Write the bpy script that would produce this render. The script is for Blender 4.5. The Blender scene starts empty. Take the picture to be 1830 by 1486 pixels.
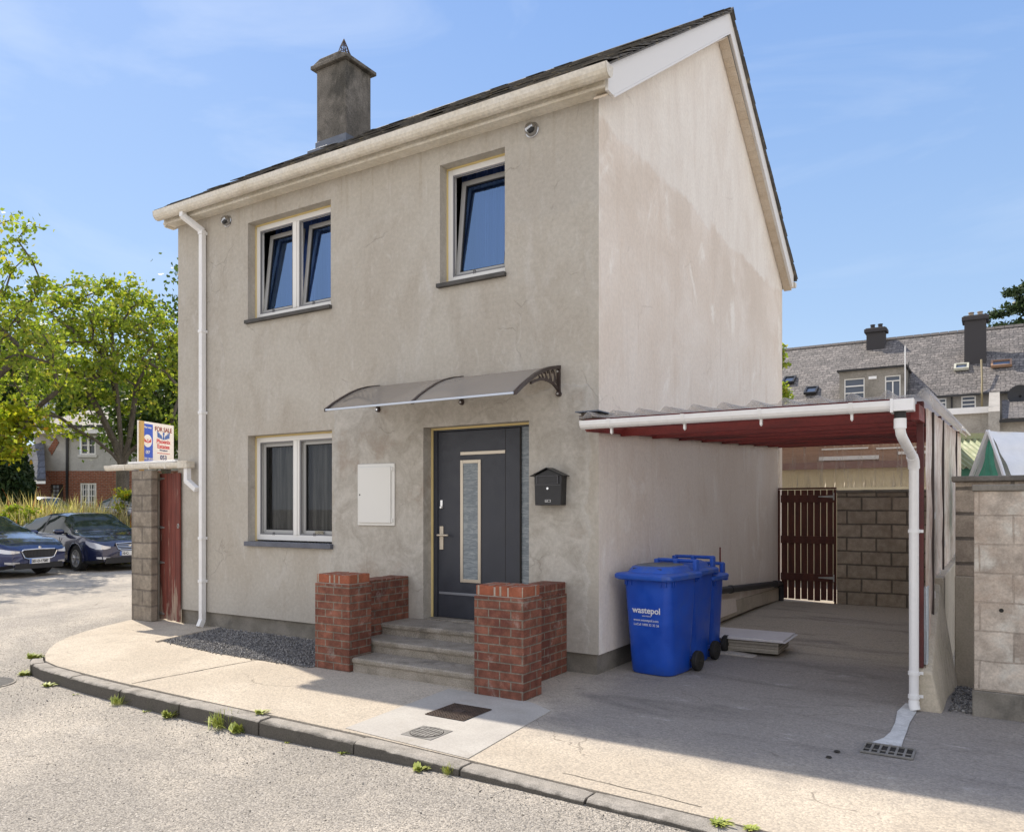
import bpy, bmesh, math, random
from mathutils import Vector, Matrix, Euler
import numpy as np
random.seed(7)
R = math.radians
SC = bpy.context.scene
COL = SC.collection
# ---------------------------------------------------------------- camera
cd = bpy.data.cameras.new('camera')
cam = bpy.data.objects.new('camera', cd); COL.objects.link(cam)
cam.location = (3.26, -6.806, 1.62)
cam.rotation_euler = (R(90), 0, R(31.94))
cd.sensor_width = 36; cd.lens = 1394/1830*36; cd.shift_y = (906-743)/1830
cd.clip_start = .05; cd.clip_end = 2000
SC.camera = cam
# ---------------------------------------------------------------- light
SUN_EL = 49.7; SDX, SDY = -.946, .325       # horizontal direction towards the sun
w = bpy.data.worlds.new('World'); SC.world = w; w.use_nodes = True
wt = w.node_tree; wt.nodes.clear()
wo = wt.nodes.new('ShaderNodeOutputWorld'); bg = wt.nodes.new('ShaderNodeBackground')
sky = wt.nodes.new('ShaderNodeTexSky'); sky.sky_type = 'NISHITA'; sky.sun_disc = False
sky.sun_elevation = R(SUN_EL); sky.sun_rotation = math.atan2(SDX, SDY) % (2*math.pi)
sky.altitude = 0; sky.air_density = 1.0; sky.dust_density = .7; sky.ozone_density = 1.6
bg.inputs[1].default_value = .15
# thin high cloud wisps
tc = wt.nodes.new('ShaderNodeTexCoord'); mp = wt.nodes.new('ShaderNodeMapping'); mp.vector_type = 'POINT'
mp.inputs['Scale'].default_value = (1.1, 2.6, 5.5); mp.inputs['Rotation'].default_value = (0, .25, .5)
nz = wt.nodes.new('ShaderNodeTexNoise'); nz.inputs['Scale'].default_value = 1.15; nz.inputs['Detail'].default_value = 7; nz.inputs['Roughness'].default_value = .55
nz.inputs['Distortion'].default_value = .8
rp = wt.nodes.new('ShaderNodeValToRGB'); rp.color_ramp.elements[0].position = .5; rp.color_ramp.elements[1].position = .95
rp.color_ramp.elements[1].color = (.5, .5, .5, 1)
mx = wt.nodes.new('ShaderNodeMix'); mx.data_type = 'RGBA'; mx.inputs[7].default_value = (4.0, 4.2, 4.4, 1)
wt.links.new(tc.outputs['Generated'], mp.inputs['Vector']); wt.links.new(mp.outputs[0], nz.inputs['Vector'])
wt.links.new(nz.outputs[0], rp.inputs[0]); wt.links.new(rp.outputs[0], mx.inputs[0])
# even out the glare round the sun: blend the physical sky with a clear blue that pales to the horizon
sx_ = wt.nodes.new('ShaderNodeSeparateXYZ'); wt.links.new(tc.outputs['Generated'], sx_.inputs[0])
hr = wt.nodes.new('ShaderNodeValToRGB'); cr = hr.color_ramp; cr.interpolation = 'B_SPLINE'
cr.elements[0].position = 0; cr.elements[0].color = (.66, .82, 1, 1); cr.elements[1].position = .62; cr.elements[1].color = (.20, .41, .93, 1)
e_ = cr.elements.new(.22); e_.color = (.47, .69, 1, 1)
wt.links.new(sx_.outputs[2], hr.inputs[0])
vm = wt.nodes.new('ShaderNodeVectorMath'); vm.operation = 'SCALE'; vm.inputs['Scale'].default_value = 3.15; wt.links.new(hr.outputs[0], vm.inputs[0])
m0 = wt.nodes.new('ShaderNodeMix'); m0.data_type = 'RGBA'; m0.inputs[0].default_value = .86; wt.links.new(sky.outputs[0], m0.inputs[6]); wt.links.new(vm.outputs[0], m0.inputs[7])
# added bank of bright cloud, out of view behind and overhead, fills shaded walls
dp_ = wt.nodes.new('ShaderNodeVectorMath'); dp_.operation = 'DOT_PRODUCT'; wt.links.new(tc.outputs['Generated'], dp_.inputs[0]); dp_.inputs[1].default_value = (-.529, .8486, -.08)
cm = wt.nodes.new('ShaderNodeMapRange'); cm.interpolation_type = 'SMOOTHSTEP'; cm.inputs[1].default_value = .62; cm.inputs[2].default_value = .25; wt.links.new(dp_.outputs['Value'], cm.inputs[0])
cn = wt.nodes.new('ShaderNodeTexNoise'); cn.inputs['Scale'].default_value = 2.2; cn.inputs['Detail'].default_value = 6; wt.links.new(tc.outputs['Generated'], cn.inputs['Vector'])
cq = wt.nodes.new('ShaderNodeMapRange'); cq.inputs[1].default_value = .3; cq.inputs[2].default_value = .6; cq.inputs[3].default_value = .55; wt.links.new(cn.outputs[0], cq.inputs[0])
cx_ = wt.nodes.new('ShaderNodeMath'); cx_.operation = 'MULTIPLY'; zf = wt.nodes.new('ShaderNodeMapRange'); zf.interpolation_type = 'SMOOTHSTEP'; zf.inputs[1].default_value = .45; zf.inputs[2].default_value = .9; zf.inputs[3].default_value = 1; zf.inputs[4].default_value = .25; wt.links.new(sx_.outputs[2], zf.inputs[0])
cz_ = wt.nodes.new('ShaderNodeMath'); cz_.operation = 'MULTIPLY'; wt.links.new(cm.outputs[0], cz_.inputs[0]); wt.links.new(zf.outputs[0], cz_.inputs[1]); wt.links.new(cz_.outputs[0], cx_.inputs[0]); wt.links.new(cq.outputs[0], cx_.inputs[1])
m1 = wt.nodes.new('ShaderNodeMix'); m1.data_type = 'RGBA'; wt.links.new(cx_.outputs[0], m1.inputs[0]); wt.links.new(m0.outputs[2], m1.inputs[6]); m1.inputs[7].default_value = (4.95, 4.8, 4.7, 1)
wt.links.new(m1.outputs[2], mx.inputs[6]); wt.links.new(mx.outputs[2], bg.inputs[0]); wt.links.new(bg.outputs[0], wo.inputs[0])
sl = bpy.data.lights.new('sun', 'SUN'); sl.energy = 3.1; sl.angle = R(.55); sl.color = (1, .90, .76)
so = bpy.data.objects.new('sun', sl); COL.objects.link(so)
sd = Vector((SDX*math.cos(R(SUN_EL)), SDY*math.cos(R(SUN_EL)), math.sin(R(SUN_EL))))
so.rotation_euler = sd.to_track_quat('Z', 'Y').to_euler(); so.location = (-20, 8, 30)
SC.view_settings.view_transform = 'Standard'; SC.view_settings.look = 'None'
SC.view_settings.exposure = .85; SC.view_settings.gamma = 1

# ---------------------------------------------------------------- material helpers
class NT:
    def __init__(s, m): s.t = m.node_tree; s.n = s.t.nodes; s.l = s.t.links
    def new(s, k): return s.n.new('ShaderNode'+k)
    def put(s, sock, v):
        if v is None: return
        if hasattr(v, 'is_linked') or isinstance(v, bpy.types.NodeSocket): s.l.new(v, sock)
        else:
            if sock.type == 'RGBA' and len(v) == 3: v = (*v, 1)
            sock.default_value = v
    def coord(s, which='Object'):
        return s.new('TexCoord').outputs[which]
    def map(s, vec, scale=(1, 1, 1), loc=(0, 0, 0), rot=(0, 0, 0)):
        n = s.new('Mapping'); s.put(n.inputs[0], vec); n.inputs['Scale'].default_value = scale
        n.inputs['Location'].default_value = loc; n.inputs['Rotation'].default_value = rot; return n.outputs[0]
    def noise(s, vec, sc, det=4, ro=.55, dist=0):
        n = s.new('TexNoise'); s.put(n.inputs['Vector'], vec); n.inputs['Scale'].default_value = sc
        n.inputs['Detail'].default_value = det; n.inputs['Roughness'].default_value = ro; n.inputs['Distortion'].default_value = dist; return n.outputs[0]
    def vor(s, vec, sc, feat='F1', out='Distance', rnd=1):
        n = s.new('TexVoronoi'); n.feature = feat; s.put(n.inputs['Vector'], vec); n.inputs['Scale'].default_value = sc
        n.inputs['Randomness'].default_value = rnd; return n.outputs[out]
    def ramp(s, fac, lo, hi, a=0., b=1.):
        n = s.new('MapRange'); s.put(n.inputs[0], fac); n.inputs[1].default_value = lo; n.inputs[2].default_value = hi
        n.inputs[3].default_value = a; n.inputs[4].default_value = b; n.interpolation_type = 'SMOOTHSTEP'; return n.outputs[0]
    def mix(s, fac, a, b, mode='MIX'):
        n = s.new('Mix'); n.data_type = 'RGBA'; n.blend_type = mode; s.put(n.inputs[0], fac); s.put(n.inputs[6], a); s.put(n.inputs[7], b); return n.outputs[2]
    def m(s, op, a, b=0.):
        n = s.new('Math'); n.operation = op; s.put(n.inputs[0], a); s.put(n.inputs[1], b); return n.outputs[0]
    def sep(s, vec):
        n = s.new('SeparateXYZ'); s.put(n.inputs[0], vec); return n.outputs
    def bump(s, h, strength=.5, dist=.01, normal=None):
        n = s.new('Bump'); s.put(n.inputs['Height'], h); n.inputs['Strength'].default_value = strength; n.inputs['Distance'].default_value = dist
        if normal is not None: s.put(n.inputs['Normal'], normal)
        return n.outputs[0]
MATS = {}
def material(name, fn=None, col=(.5, .5, .5), rough=.7, metal=0., spec=.5, coat=0., trans=0., alpha=1.):
    if name in MATS: return MATS[name]
    m = bpy.data.materials.new(name); m.use_nodes = True; t = NT(m)
    b = t.n.get('Principled BSDF'); b.inputs['Base Color'].default_value = (*col, 1); b.inputs['Roughness'].default_value = rough
    b.inputs['Metallic'].default_value = metal; b.inputs['Specular IOR Level'].default_value = spec
    b.inputs['Coat Weight'].default_value = coat; b.inputs['Coat Roughness'].default_value = .04
    b.inputs['Transmission Weight'].default_value = trans; b.inputs['Alpha'].default_value = alpha
    if fn: fn(t, b)
    MATS[name] = m; return m
def mottle(name, c1, c2, sc=3, rough=.8, dirt=None, dsc=1.2, dlo=.5, dhi=.75, grain=60, gb=.25, gd=.004, stretch=(1, 1, 1), c3=None, grainc=.12, **k):
    """two-tone mottled paint / stone / metal with a grain and an optional third colour in patches"""
    def fn(t, b):
        co = t.coord(); v = t.map(co, stretch)
        c = t.mix(t.ramp(t.noise(v, sc, 6, .6), .32, .68), c1, c2)
        if dirt: c = t.mix(t.ramp(t.noise(v, dsc, 8, .65, .4), dlo, dhi), c, dirt)
        g = t.noise(co, grain, 3, .6)
        c = t.mix(1., c, t.mix(t.ramp(g, .3, .7), (1-grainc,)*3, (1+grainc*.6,)*3), 'MULTIPLY')
        t.put(b.inputs['Base Color'], c)
        t.put(b.inputs['Normal'], t.bump(g, gb, gd))
        t.put(b.inputs['Roughness'], t.ramp(t.noise(v, sc*2, 3), .3, .7, rough-.08, min(1, rough+.08)))
    return material(name, fn, rough=rough, **k)

# ---------------------------------------------------------------- mesh helpers
class MB:
    """collects shapes, then links them as ONE mesh object; UVs are box projected in metres"""
    def __init__(s): s.v = []; s.f = []; s.mi = []; s.cur = 0; s.T = None
    def add(s, vs, fs):
        o = len(s.v)
        for p in vs:
            p = Vector(p)
            if s.T is not None: p = s.T @ p
            s.v.append(tuple(p))
        for f in fs: s.f.append([i+o for i in f]); s.mi.append(s.cur)
        return s
    def box(s, x0, x1, y0, y1, z0, z1):
        v = [(x0,y0,z0),(x1,y0,z0),(x1,y1,z0),(x0,y1,z0),(x0,y0,z1),(x1,y0,z1),(x1,y1,z1),(x0,y1,z1)]
        return s.add(v, [(0,3,2,1),(4,5,6,7),(0,1,5,4),(1,2,6,5),(2,3,7,6),(3,0,4,7)])
    def hexa(s, v):
        return s.add(v, [(0,3,2,1),(4,5,6,7),(0,1,5,4),(1,2,6,5),(2,3,7,6),(3,0,4,7)])
    def prism(s, pts, axis, a, b):
        """pts: polygon in the two other axes (x: (y,z)  y: (x,z)  z: (x,y))"""
        def P(p, h): return {'x': (h, p[0], p[1]), 'y': (p[0], h, p[1]), 'z': (p[0], p[1], h)}[axis]
        n = len(pts); v = [P(p, a) for p in pts]+[P(p, b) for p in pts]
        area = sum(pts[i][0]*pts[(i+1) % n][1]-pts[(i+1) % n][0]*pts[i][1] for i in range(n))
        flip = (area > 0) ^ (axis == 'y') ^ (b < a)
        f = [tuple(range(n))[::-1], tuple(range(n, 2*n))] + [(i, (i+1) % n, n+(i+1) % n, n+i) for i in range(n)]
        if not flip: f = [tuple(reversed(q)) for q in f]
        return s.add(v, f)
    def tube(s, path, r, n=10, caps=True, closed=False):
        path = [Vector(p) for p in path]; m = len(path); rs = r if isinstance(r, (list, tuple)) else [r]*m
        rings = []; up = None
        for i, p in enumerate(path):
            d = (path[min(i+1, m-1)]-path[max(i-1, 0)]).normalized()
            if up is None: up = Vector((0, 0, 1)) if abs(d.z) < .9 else Vector((1, 0, 0))
            a = d.cross(up).normalized(); c = a.cross(d).normalized(); up = c
            rings.append([p+(a*math.cos(2*math.pi*k/n)+c*math.sin(2*math.pi*k/n))*rs[i] for k in range(n)])
        v = [q for rg in rings for q in rg]; f = []
        for i in range(m-1):
            for k in range(n): f.append((i*n+k, i*n+(k+1) % n, (i+1)*n+(k+1) % n, (i+1)*n+k))
        if caps: f.append(tuple(range(n))[::-1]); f.append(tuple(range((m-1)*n, m*n)))
        return s.add(v, [tuple(reversed(q)) for q in f])
    def lathe(s, prof, c=(0, 0, 0), n=24, axis='z'):
        v = []; f = []
        for r, h in prof:
            for k in range(n):
                a = 2*math.pi*k/n; p = (r*math.cos(a), r*math.sin(a), h)
                if axis == 'x': p = (p[2], p[0], p[1])
                if axis == 'y': p = (p[0], p[2], p[1])
                v.append((p[0]+c[0], p[1]+c[1], p[2]+c[2]))
        for i in range(len(prof)-1):
            for k in range(n): f.append((i*n+k, i*n+(k+1) % n, (i+1)*n+(k+1) % n, (i+1)*n+k))
        f.append(tuple(range(n))[::-1]); f.append(tuple(range((len(prof)-1)*n, len(prof)*n)))
        if axis == 'y': f = [tuple(reversed(q)) for q in f]
        return s.add(v, f)
    def quad(s, a, b, c, d): return s.add([a, b, c, d], [(0, 1, 2, 3)])
    def grid(s, fn, nu, nv, flip=False):
        v = [fn(i/nu, j/nv) for j in range(nv+1) for i in range(nu+1)]
        f = [(j*(nu+1)+i, j*(nu+1)+i+1, (j+1)*(nu+1)+i+1, (j+1)*(nu+1)+i) for j in range(nv) for i in range(nu)]
        if flip: f = [tuple(reversed(q)) for q in f]
        return s.add(v, f)
    def build(s, name, mats, parent=None, bevel=0, seg=2, angle=32, loc=None, solid=0, recalc=False):
        me = bpy.data.meshes.new(name); me.from_pydata(s.v, [], s.f)
        mats = mats if isinstance(mats, (list, tuple)) else [mats]
        for m in mats: me.materials.append(m)
        me.polygons.foreach_set('material_index', s.mi); me.polygons.foreach_set('use_smooth', [True]*len(s.f))
        me.update()
        if recalc:
            bm = bmesh.new(); bm.from_mesh(me); bmesh.ops.recalc_face_normals(bm, faces=bm.faces); bm.to_mesh(me); bm.free()
        uv = me.uv_layers.new(name='UVMap'); U = []
        for p in me.polygons:
            n = p.normal; ax = max(range(3), key=lambda i: abs(n[i]))
            for li in p.loop_indices:
                q = me.vertices[me.loops[li].vertex_index].co
                U += ((q.y, q.z) if ax == 0 else (q.x, q.z) if ax == 1 else (q.x, q.y))
        uv.data.foreach_set('uv', U)
        me.set_sharp_from_angle(angle=R(angle))
        o = bpy.data.objects.new(name, me); COL.objects.link(o)
        if parent: o.parent = parent
        if loc: o.location = loc
        if solid:
            md = o.modifiers.new('solid', 'SOLIDIFY'); md.thickness = solid; md.offset = 0
        if bevel:
            md = o.modifiers.new('bevel', 'BEVEL'); md.width = bevel; md.segments = seg; md.limit_method = 'ANGLE'; md.angle_limit = R(40)
            md.harden_normals = False
        return o
def tag(o, label=None, cat=None, group=None, kind=None):
    if label: o['label'] = label
    if cat: o['category'] = cat
    if group: o['group'] = group
    if kind: o['kind'] = kind
    return o
def thing(name, label, cat, loc=(0, 0, 0), rz=0, group=None):
    o = bpy.data.objects.new(name, None); COL.objects.link(o); o.location = loc; o.rotation_euler = (0, 0, rz)
    o.empty_display_size = .2
    return tag(o, label, cat, group)
def text(s, size, M, m, parent, name='lettering', ext=.0008, align='LEFT', bold=0., sx=1.):
    cu = bpy.data.curves.new(name, 'FONT'); cu.body = s; cu.size = size; cu.extrude = ext; cu.align_x = align; cu.offset = bold
    o = bpy.data.objects.new('tmp', cu); COL.objects.link(o); bpy.context.view_layer.update()
    me = bpy.data.meshes.new_from_object(o.evaluated_get(bpy.context.evaluated_depsgraph_get()))
    bpy.data.objects.remove(o); me.transform(Matrix.Diagonal((sx, 1, 1, 1))); me.transform(M); me.materials.clear(); me.materials.append(m); me.name = name
    if parent == 'mesh': return me
    o = bpy.data.objects.new(name, me); COL.objects.link(o); o.parent = parent; return o
def frame(origin, right, up):
    r = Vector(right).normalized(); u = Vector(up).normalized(); n = r.cross(u)
    M = Matrix((r, u, n)).transposed().to_4x4(); M.translation = Vector(origin); return M

def cracks(t, co, sc, w_=.004, seed=0.):
    n = t.new('VectorMath'); n.operation = 'ADD'; t.put(n.inputs[0], co)
    q = t.new('TexNoise'); t.put(q.inputs['Vector'], co); q.inputs['Scale'].default_value = 3; q.inputs['Detail'].default_value = 5
    sc_ = t.new('VectorMath'); sc_.operation = 'SCALE'; t.put(sc_.inputs[0], q.outputs['Color']); sc_.inputs['Scale'].default_value = .35; t.put(n.inputs[1], sc_.outputs[0])
    d = t.vor(t.map(n.outputs[0], (1, 1, 1), (seed, seed*2, seed)), sc, 'DISTANCE_TO_EDGE')
    return t.m('MULTIPLY', t.ramp(d, w_, w_*.25), t.ramp(t.noise(co, 1.3, 4, .6), .52, .6))
# ---------------------------------------------------------------- materials
def m_front(t, b):
    co = t.coord(); xyz = t.sep(co)
    big = t.noise(co, .8, 8, .66, .6); med = t.noise(t.map(co, (1, 1, .5)), 2.6, 9, .7, .4); fine = t.noise(co, 22, 9, .78); gr = t.noise(co, 140, 3, .7)
    trow = t.noise(t.map(co, (2.2, 1, .8), (0, 0, 0), (0, .5, 0)), 3.2, 9, .72, 2.2)
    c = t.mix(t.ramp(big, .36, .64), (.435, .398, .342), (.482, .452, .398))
    c = t.mix(t.m('MULTIPLY', t.ramp(med, .48, .68), .6), c, (.385, .345, .290))
    c = t.mix(t.m('MULTIPLY', t.ramp(t.noise(t.map(co, (1, 1, .35), (3, 1, 5)), 2.1, 8, .66, 1), .54, .72), .8), c, (.53, .505, .465))
    c = t.mix(t.m('MULTIPLY', t.ramp(trow, .54, .68), .5), c, (.54, .52, .48))
    # day joint half way up, seen as a soft horizontal change of tone
    wob = t.m('MULTIPLY', t.m('SUBTRACT', t.noise(co, 2.6, 6, .6), .5), .5)
    lift = t.ramp(t.m('ADD', xyz[2], wob), 4.52, 4.56)
    c = t.mix(t.m('MULTIPLY', t.m('MULTIPLY', lift, t.ramp(xyz[0], -1.6, -.9)), .35), c, (.44, .42, .385))
    # run-off streaks under the eave and the sills
    stn = t.m('MULTIPLY', t.ramp(t.noise(t.map(co, (7, 1, .25)), 1.6, 5, .6), .5, .72), t.ramp(xyz[2], 4.6, 5.6))
    c = t.mix(t.m('MULTIPLY', stn, .45), c, (.33, .275, .20))
    e1 = t.m('ADD', t.m('SUBTRACT', 2.78, xyz[2]), wob); e2 = t.m('ADD', t.m('ADD', xyz[0], 3.5), wob); e3 = t.m('ADD', t.m('SUBTRACT', -.12, xyz[0]), t.m('MULTIPLY', wob, .7))
    e = t.m('MINIMUM', t.m('MINIMUM', e1, e2), e3)
    patch = t.ramp(e, -.01, .012); rim = t.m('MULTIPLY', t.ramp(e, -.03, .0), t.ramp(e, .07, .01))
    pc = t.mix(t.ramp(t.noise(co, 3.4, 9, .7, 1.2), .34, .66), (.375, .348, .305), (.52, .495, .448))
    pc = t.mix(t.m('MULTIPLY', t.ramp(t.noise(t.map(co, (1, 1, 1), (7, 2, 1)), 1.7, 6, .62), .54, .68), .7), pc, (.335, .275, .225))
    c = t.mix(t.m('MULTIPLY', patch, .85), c, pc)
    c = t.mix(t.m('MULTIPLY', rim, .5), c, (.52, .50, .46))
    c = t.mix(t.m('MULTIPLY', t.ramp(t.m('ADD', xyz[2], t.m('MULTIPLY', med, .9)), 1.35, .75), .45), c, (.44, .415, .375))
    dots = t.ramp(t.vor(t.map(co, (1, 1, .8)), 7), .03, .012)
    c = t.mix(t.m('MULTIPLY', dots, .5), c, (.56, .54, .5))
    ck = cracks(t, co, 1.1, .006)
    c = t.mix(t.m('MULTIPLY', ck, .28), c, (.22, .19, .16))
    c = t.mix(.55, c, t.mix(t.ramp(fine, .34, .66), (.84, .84, .84), (1.14, 1.14, 1.14)), 'MULTIPLY')
    t.put(b.inputs['Base Color'], t.mix(.5, c, t.mix(t.ramp(gr, .3, .7), (.88, .88, .88), (1.1, 1.1, 1.1)), 'MULTIPLY'))
    h = t.m('ADD', t.m('MULTIPLY', med, .7), t.m('MULTIPLY', fine, .18)); h = t.m('ADD', h, t.m('MULTIPLY', patch, .35)); h = t.m('ADD', h, t.m('MULTIPLY', trow, .35)); h = t.m('ADD', h, t.m('MULTIPLY', ck, -.3))
    t.put(b.inputs['Normal'], t.bump(h, .85, .014))
M_FRONT = material('front_render', m_front, rough=.9, spec=.25)
def m_gable(t, b):
    co = t.coord(); xyz = t.sep(co)
    st = t.noise(t.map(co, (1, 1.6, .5)), 1.9, 9, .68, .6); st2 = t.noise(t.map(co, (1, 4.5, .28), (0, 3, 2)), 1.7, 7, .64)
    big = t.noise(co, .5, 7, .62, .8); fine = t.noise(co, 22, 9, .78); trow = t.noise(t.map(co, (1, 2.0, .8), (0, 0, 0), (.6, 0, 0)), 3.0, 9, .72, 2.2)
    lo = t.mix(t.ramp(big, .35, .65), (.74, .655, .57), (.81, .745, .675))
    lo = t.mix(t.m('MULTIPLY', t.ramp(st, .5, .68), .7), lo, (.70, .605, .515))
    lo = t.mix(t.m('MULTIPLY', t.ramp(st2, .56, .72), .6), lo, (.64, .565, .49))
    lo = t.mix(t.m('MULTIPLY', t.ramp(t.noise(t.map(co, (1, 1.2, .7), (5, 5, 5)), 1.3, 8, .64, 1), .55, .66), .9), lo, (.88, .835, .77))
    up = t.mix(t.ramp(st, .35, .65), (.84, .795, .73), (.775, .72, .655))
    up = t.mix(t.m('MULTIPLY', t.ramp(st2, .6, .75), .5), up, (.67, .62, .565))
    wob = t.m('MULTIPLY', t.m('SUBTRACT', t.noise(co, 1.7, 6, .62), .5), .5)
    zz = t.m('ADD', xyz[2], wob)
    k = t.m('MULTIPLY', t.ramp(zz, 5.33, 5.42), t.ramp(t.noise(co, 1.1, 6, .65), .25, .55, .45, 1.))
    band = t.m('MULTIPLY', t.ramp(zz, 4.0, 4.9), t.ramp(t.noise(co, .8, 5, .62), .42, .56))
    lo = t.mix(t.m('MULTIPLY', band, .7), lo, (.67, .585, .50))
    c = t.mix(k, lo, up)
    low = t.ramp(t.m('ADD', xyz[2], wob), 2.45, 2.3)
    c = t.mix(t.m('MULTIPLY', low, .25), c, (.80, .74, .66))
    c = t.mix(t.m('MULTIPLY', t.ramp(trow, .57, .72), .35), c, (.78, .74, .69))
    ck = cracks(t, co, .9, .005, 3.)
    c = t.mix(t.m('MULTIPLY', ck, .25), c, (.45, .38, .33))
    t.put(b.inputs['Base Color'], t.mix(.5, c, t.mix(t.ramp(fine, .32, .68), (.86, .86, .86), (1.12, 1.12, 1.12)), 'MULTIPLY'))
    h = t.m('ADD', t.m('MULTIPLY', st, .6), t.m('MULTIPLY', fine, .26)); h = t.m('ADD', h, t.m('MULTIPLY', k, -.35)); h = t.m('ADD', h, t.m('MULTIPLY', trow, .6)); h = t.m('ADD', h, t.m('MULTIPLY', ck, -.25))
    t.put(b.inputs['Normal'], t.bump(h, .85, .014))
M_GABLE = material('gable_render', m_gable, rough=.9, spec=.25)
M_PLINTH = mottle('plinth_concrete', (.17, .155, .13), (.25, .23, .20), 4, .9, dirt=(.10, .095, .085), dsc=2.5)
def m_road(t, b):
    co = t.coord()
    v1 = t.vor(co, 105, 'F1', 'Color'); d1 = t.vor(co, 105)
    h = t.noise(co, 95, 4, .75); big = t.noise(co, .45, 6, .62, .5); med = t.noise(co, 4.5, 6, .6)
    c = t.mix(t.ramp(big, .38, .64), (.37, .345, .31), (.56, .51, .44))
    c = t.mix(t.m('MULTIPLY', t.ramp(med, .5, .72), .45), c, (.36, .335, .295))
    sv = t.sep(v1)[0]
    c = t.mix(1., c, t.mix(sv, (.66, .66, .67), (1.30, 1.28, 1.24)), 'MULTIPLY')
    c = t.mix(t.m('MULTIPLY', t.ramp(d1, .55, .8), .8), c, (.14, .13, .115))
    c = t.mix(t.m('MULTIPLY', t.ramp(t.vor(t.map(co, (1, 1.3, 1), (7, 5, 0)), 26), .2, .1), .8), c, (.13, .12, .11))
    c = t.mix(t.m('MULTIPLY', t.ramp(t.vor(t.map(co, (1, 1, 1), (2, 9, 0)), 34), .22, .1), .7), c, (.72, .68, .61))
    c = t.mix(t.m('MULTIPLY', t.ramp(t.noise(co, 38, 6, .8), .54, .64), .75), c, (.16, .15, .13))
    ck_ = cracks(t, co, .55, .006, 1.); c = t.mix(t.m('MULTIPLY', ck_, .6), c, (.12, .11, .095))
    spots = t.ramp(t.vor(t.map(co, (1, 1, 1), (3, 3, 3)), 6.5), .075, .04)
    c = t.mix(spots, c, (.06, .055, .05))
    c = t.mix(t.m('MULTIPLY', t.ramp(t.noise(t.map(co, (1, 1, 1), (9, 2, 0)), .9, 7, .7), .6, .7), .4), c, (.60, .56, .50))
    t.put(b.inputs['Base Color'], c)
    t.put(b.inputs['Normal'], t.bump(t.m('ADD', t.m('MULTIPLY', t.m('SUBTRACT', 1., d1), 1.), t.m('MULTIPLY', h, .9)), .9, .006))
M_GRIT = None
M_ROAD = material('worn_tarmac', m_road, rough=.92, spec=.2)
def m_path(t, b):
    co = t.coord(); xyz = t.sep(co)
    d1 = t.vor(co, 78); v1 = t.sep(t.vor(co, 78, 'F1', 'Color'))[0]; d2 = t.vor(co, 30); h = t.noise(co, 60, 5, .7)
    big = t.noise(co, .6, 6, .6, .4); med = t.noise(co, 3.5, 7, .62)
    c = t.mix(t.ramp(big, .38, .62), (.46, .405, .33), (.54, .48, .395))
    c = t.mix(t.m('MULTIPLY', t.ramp(med, .5, .7), .5), c, (.40, .355, .295))
    # driveway slab: greyer, oil marked, and darkened in colour to deepen its shade
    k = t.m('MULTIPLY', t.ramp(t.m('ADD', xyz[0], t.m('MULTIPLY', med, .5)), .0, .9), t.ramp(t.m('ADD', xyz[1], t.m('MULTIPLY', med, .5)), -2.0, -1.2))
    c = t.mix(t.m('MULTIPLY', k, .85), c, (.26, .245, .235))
    kb = t.ramp(xyz[1], 1.4, 2.6); c = t.mix(t.m('MULTIPLY', kb, .8), c, (.52, .46, .37))  # paler inner concrete, brightened to make up for dim light under the carport
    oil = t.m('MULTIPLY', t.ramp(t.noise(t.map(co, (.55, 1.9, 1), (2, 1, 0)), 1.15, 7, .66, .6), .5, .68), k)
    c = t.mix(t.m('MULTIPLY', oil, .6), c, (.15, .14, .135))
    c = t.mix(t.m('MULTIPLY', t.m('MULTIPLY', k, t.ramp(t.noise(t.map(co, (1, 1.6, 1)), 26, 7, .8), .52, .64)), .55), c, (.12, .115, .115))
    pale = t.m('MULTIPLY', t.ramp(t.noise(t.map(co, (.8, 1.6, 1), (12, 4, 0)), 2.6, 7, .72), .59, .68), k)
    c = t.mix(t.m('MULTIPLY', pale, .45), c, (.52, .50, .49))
    c = t.mix(1., c, t.mix(v1, (.84, .84, .85), (1.16, 1.15, 1.13)), 'MULTIPLY')
    c = t.mix(t.m('MULTIPLY', t.ramp(t.noise(co, 42, 6, .8), .57, .69), .5), c, (.24, .215, .18))
    ck_ = cracks(t, co, .6, .005, 2.); c = t.mix(t.m('MULTIPLY', ck_, .6), c, (.15, .13, .11))
    dk = t.ramp(d2, .13, .06)
    c = t.mix(t.m('MULTIPLY', dk, .65), c, (.16, .13, .10))
    c = t.mix(t.m('MULTIPLY', t.ramp(d1, .62, .8), .35), c, (.22, .20, .17))
    t.put(b.inputs['Base Color'], c)
    t.put(b.inputs['Normal'], t.bump(t.m('ADD', t.m('MULTIPLY', d1, -.6), t.m('MULTIPLY', h, .8)), .7, .005))
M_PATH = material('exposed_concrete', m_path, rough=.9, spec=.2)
def m_kerb(t, b):
    co = t.coord(); z = t.sep(co)[2]; n1 = t.noise(co, 7, 7, .65); g = t.noise(co, 120, 4, .7)
    c = t.mix(t.ramp(n1, .32, .68), (.29, .27, .24), (.39, .36, .32)); c = t.mix(t.ramp(t.noise(co, 2.6, 7, .66), .52, .72), c, (.17, .155, .135))
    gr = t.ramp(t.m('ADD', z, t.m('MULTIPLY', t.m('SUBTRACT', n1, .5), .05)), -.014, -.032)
    c = t.mix(t.m('MULTIPLY', gr, .9), c, (.085, .078, .068))  # face darkened below the top edge: shade and grime put into the colour
    c = t.mix(1., c, t.mix(t.ramp(g, .3, .7), (.7, .7, .7), (1.22, 1.22, 1.22)), 'MULTIPLY')
    t.put(b.inputs['Base Color'], c); t.put(b.inputs['Normal'], t.bump(t.m('ADD', g, n1), .7, .005))
M_KERB = material('kerb_concrete', m_kerb, rough=.92, spec=.2)
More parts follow.
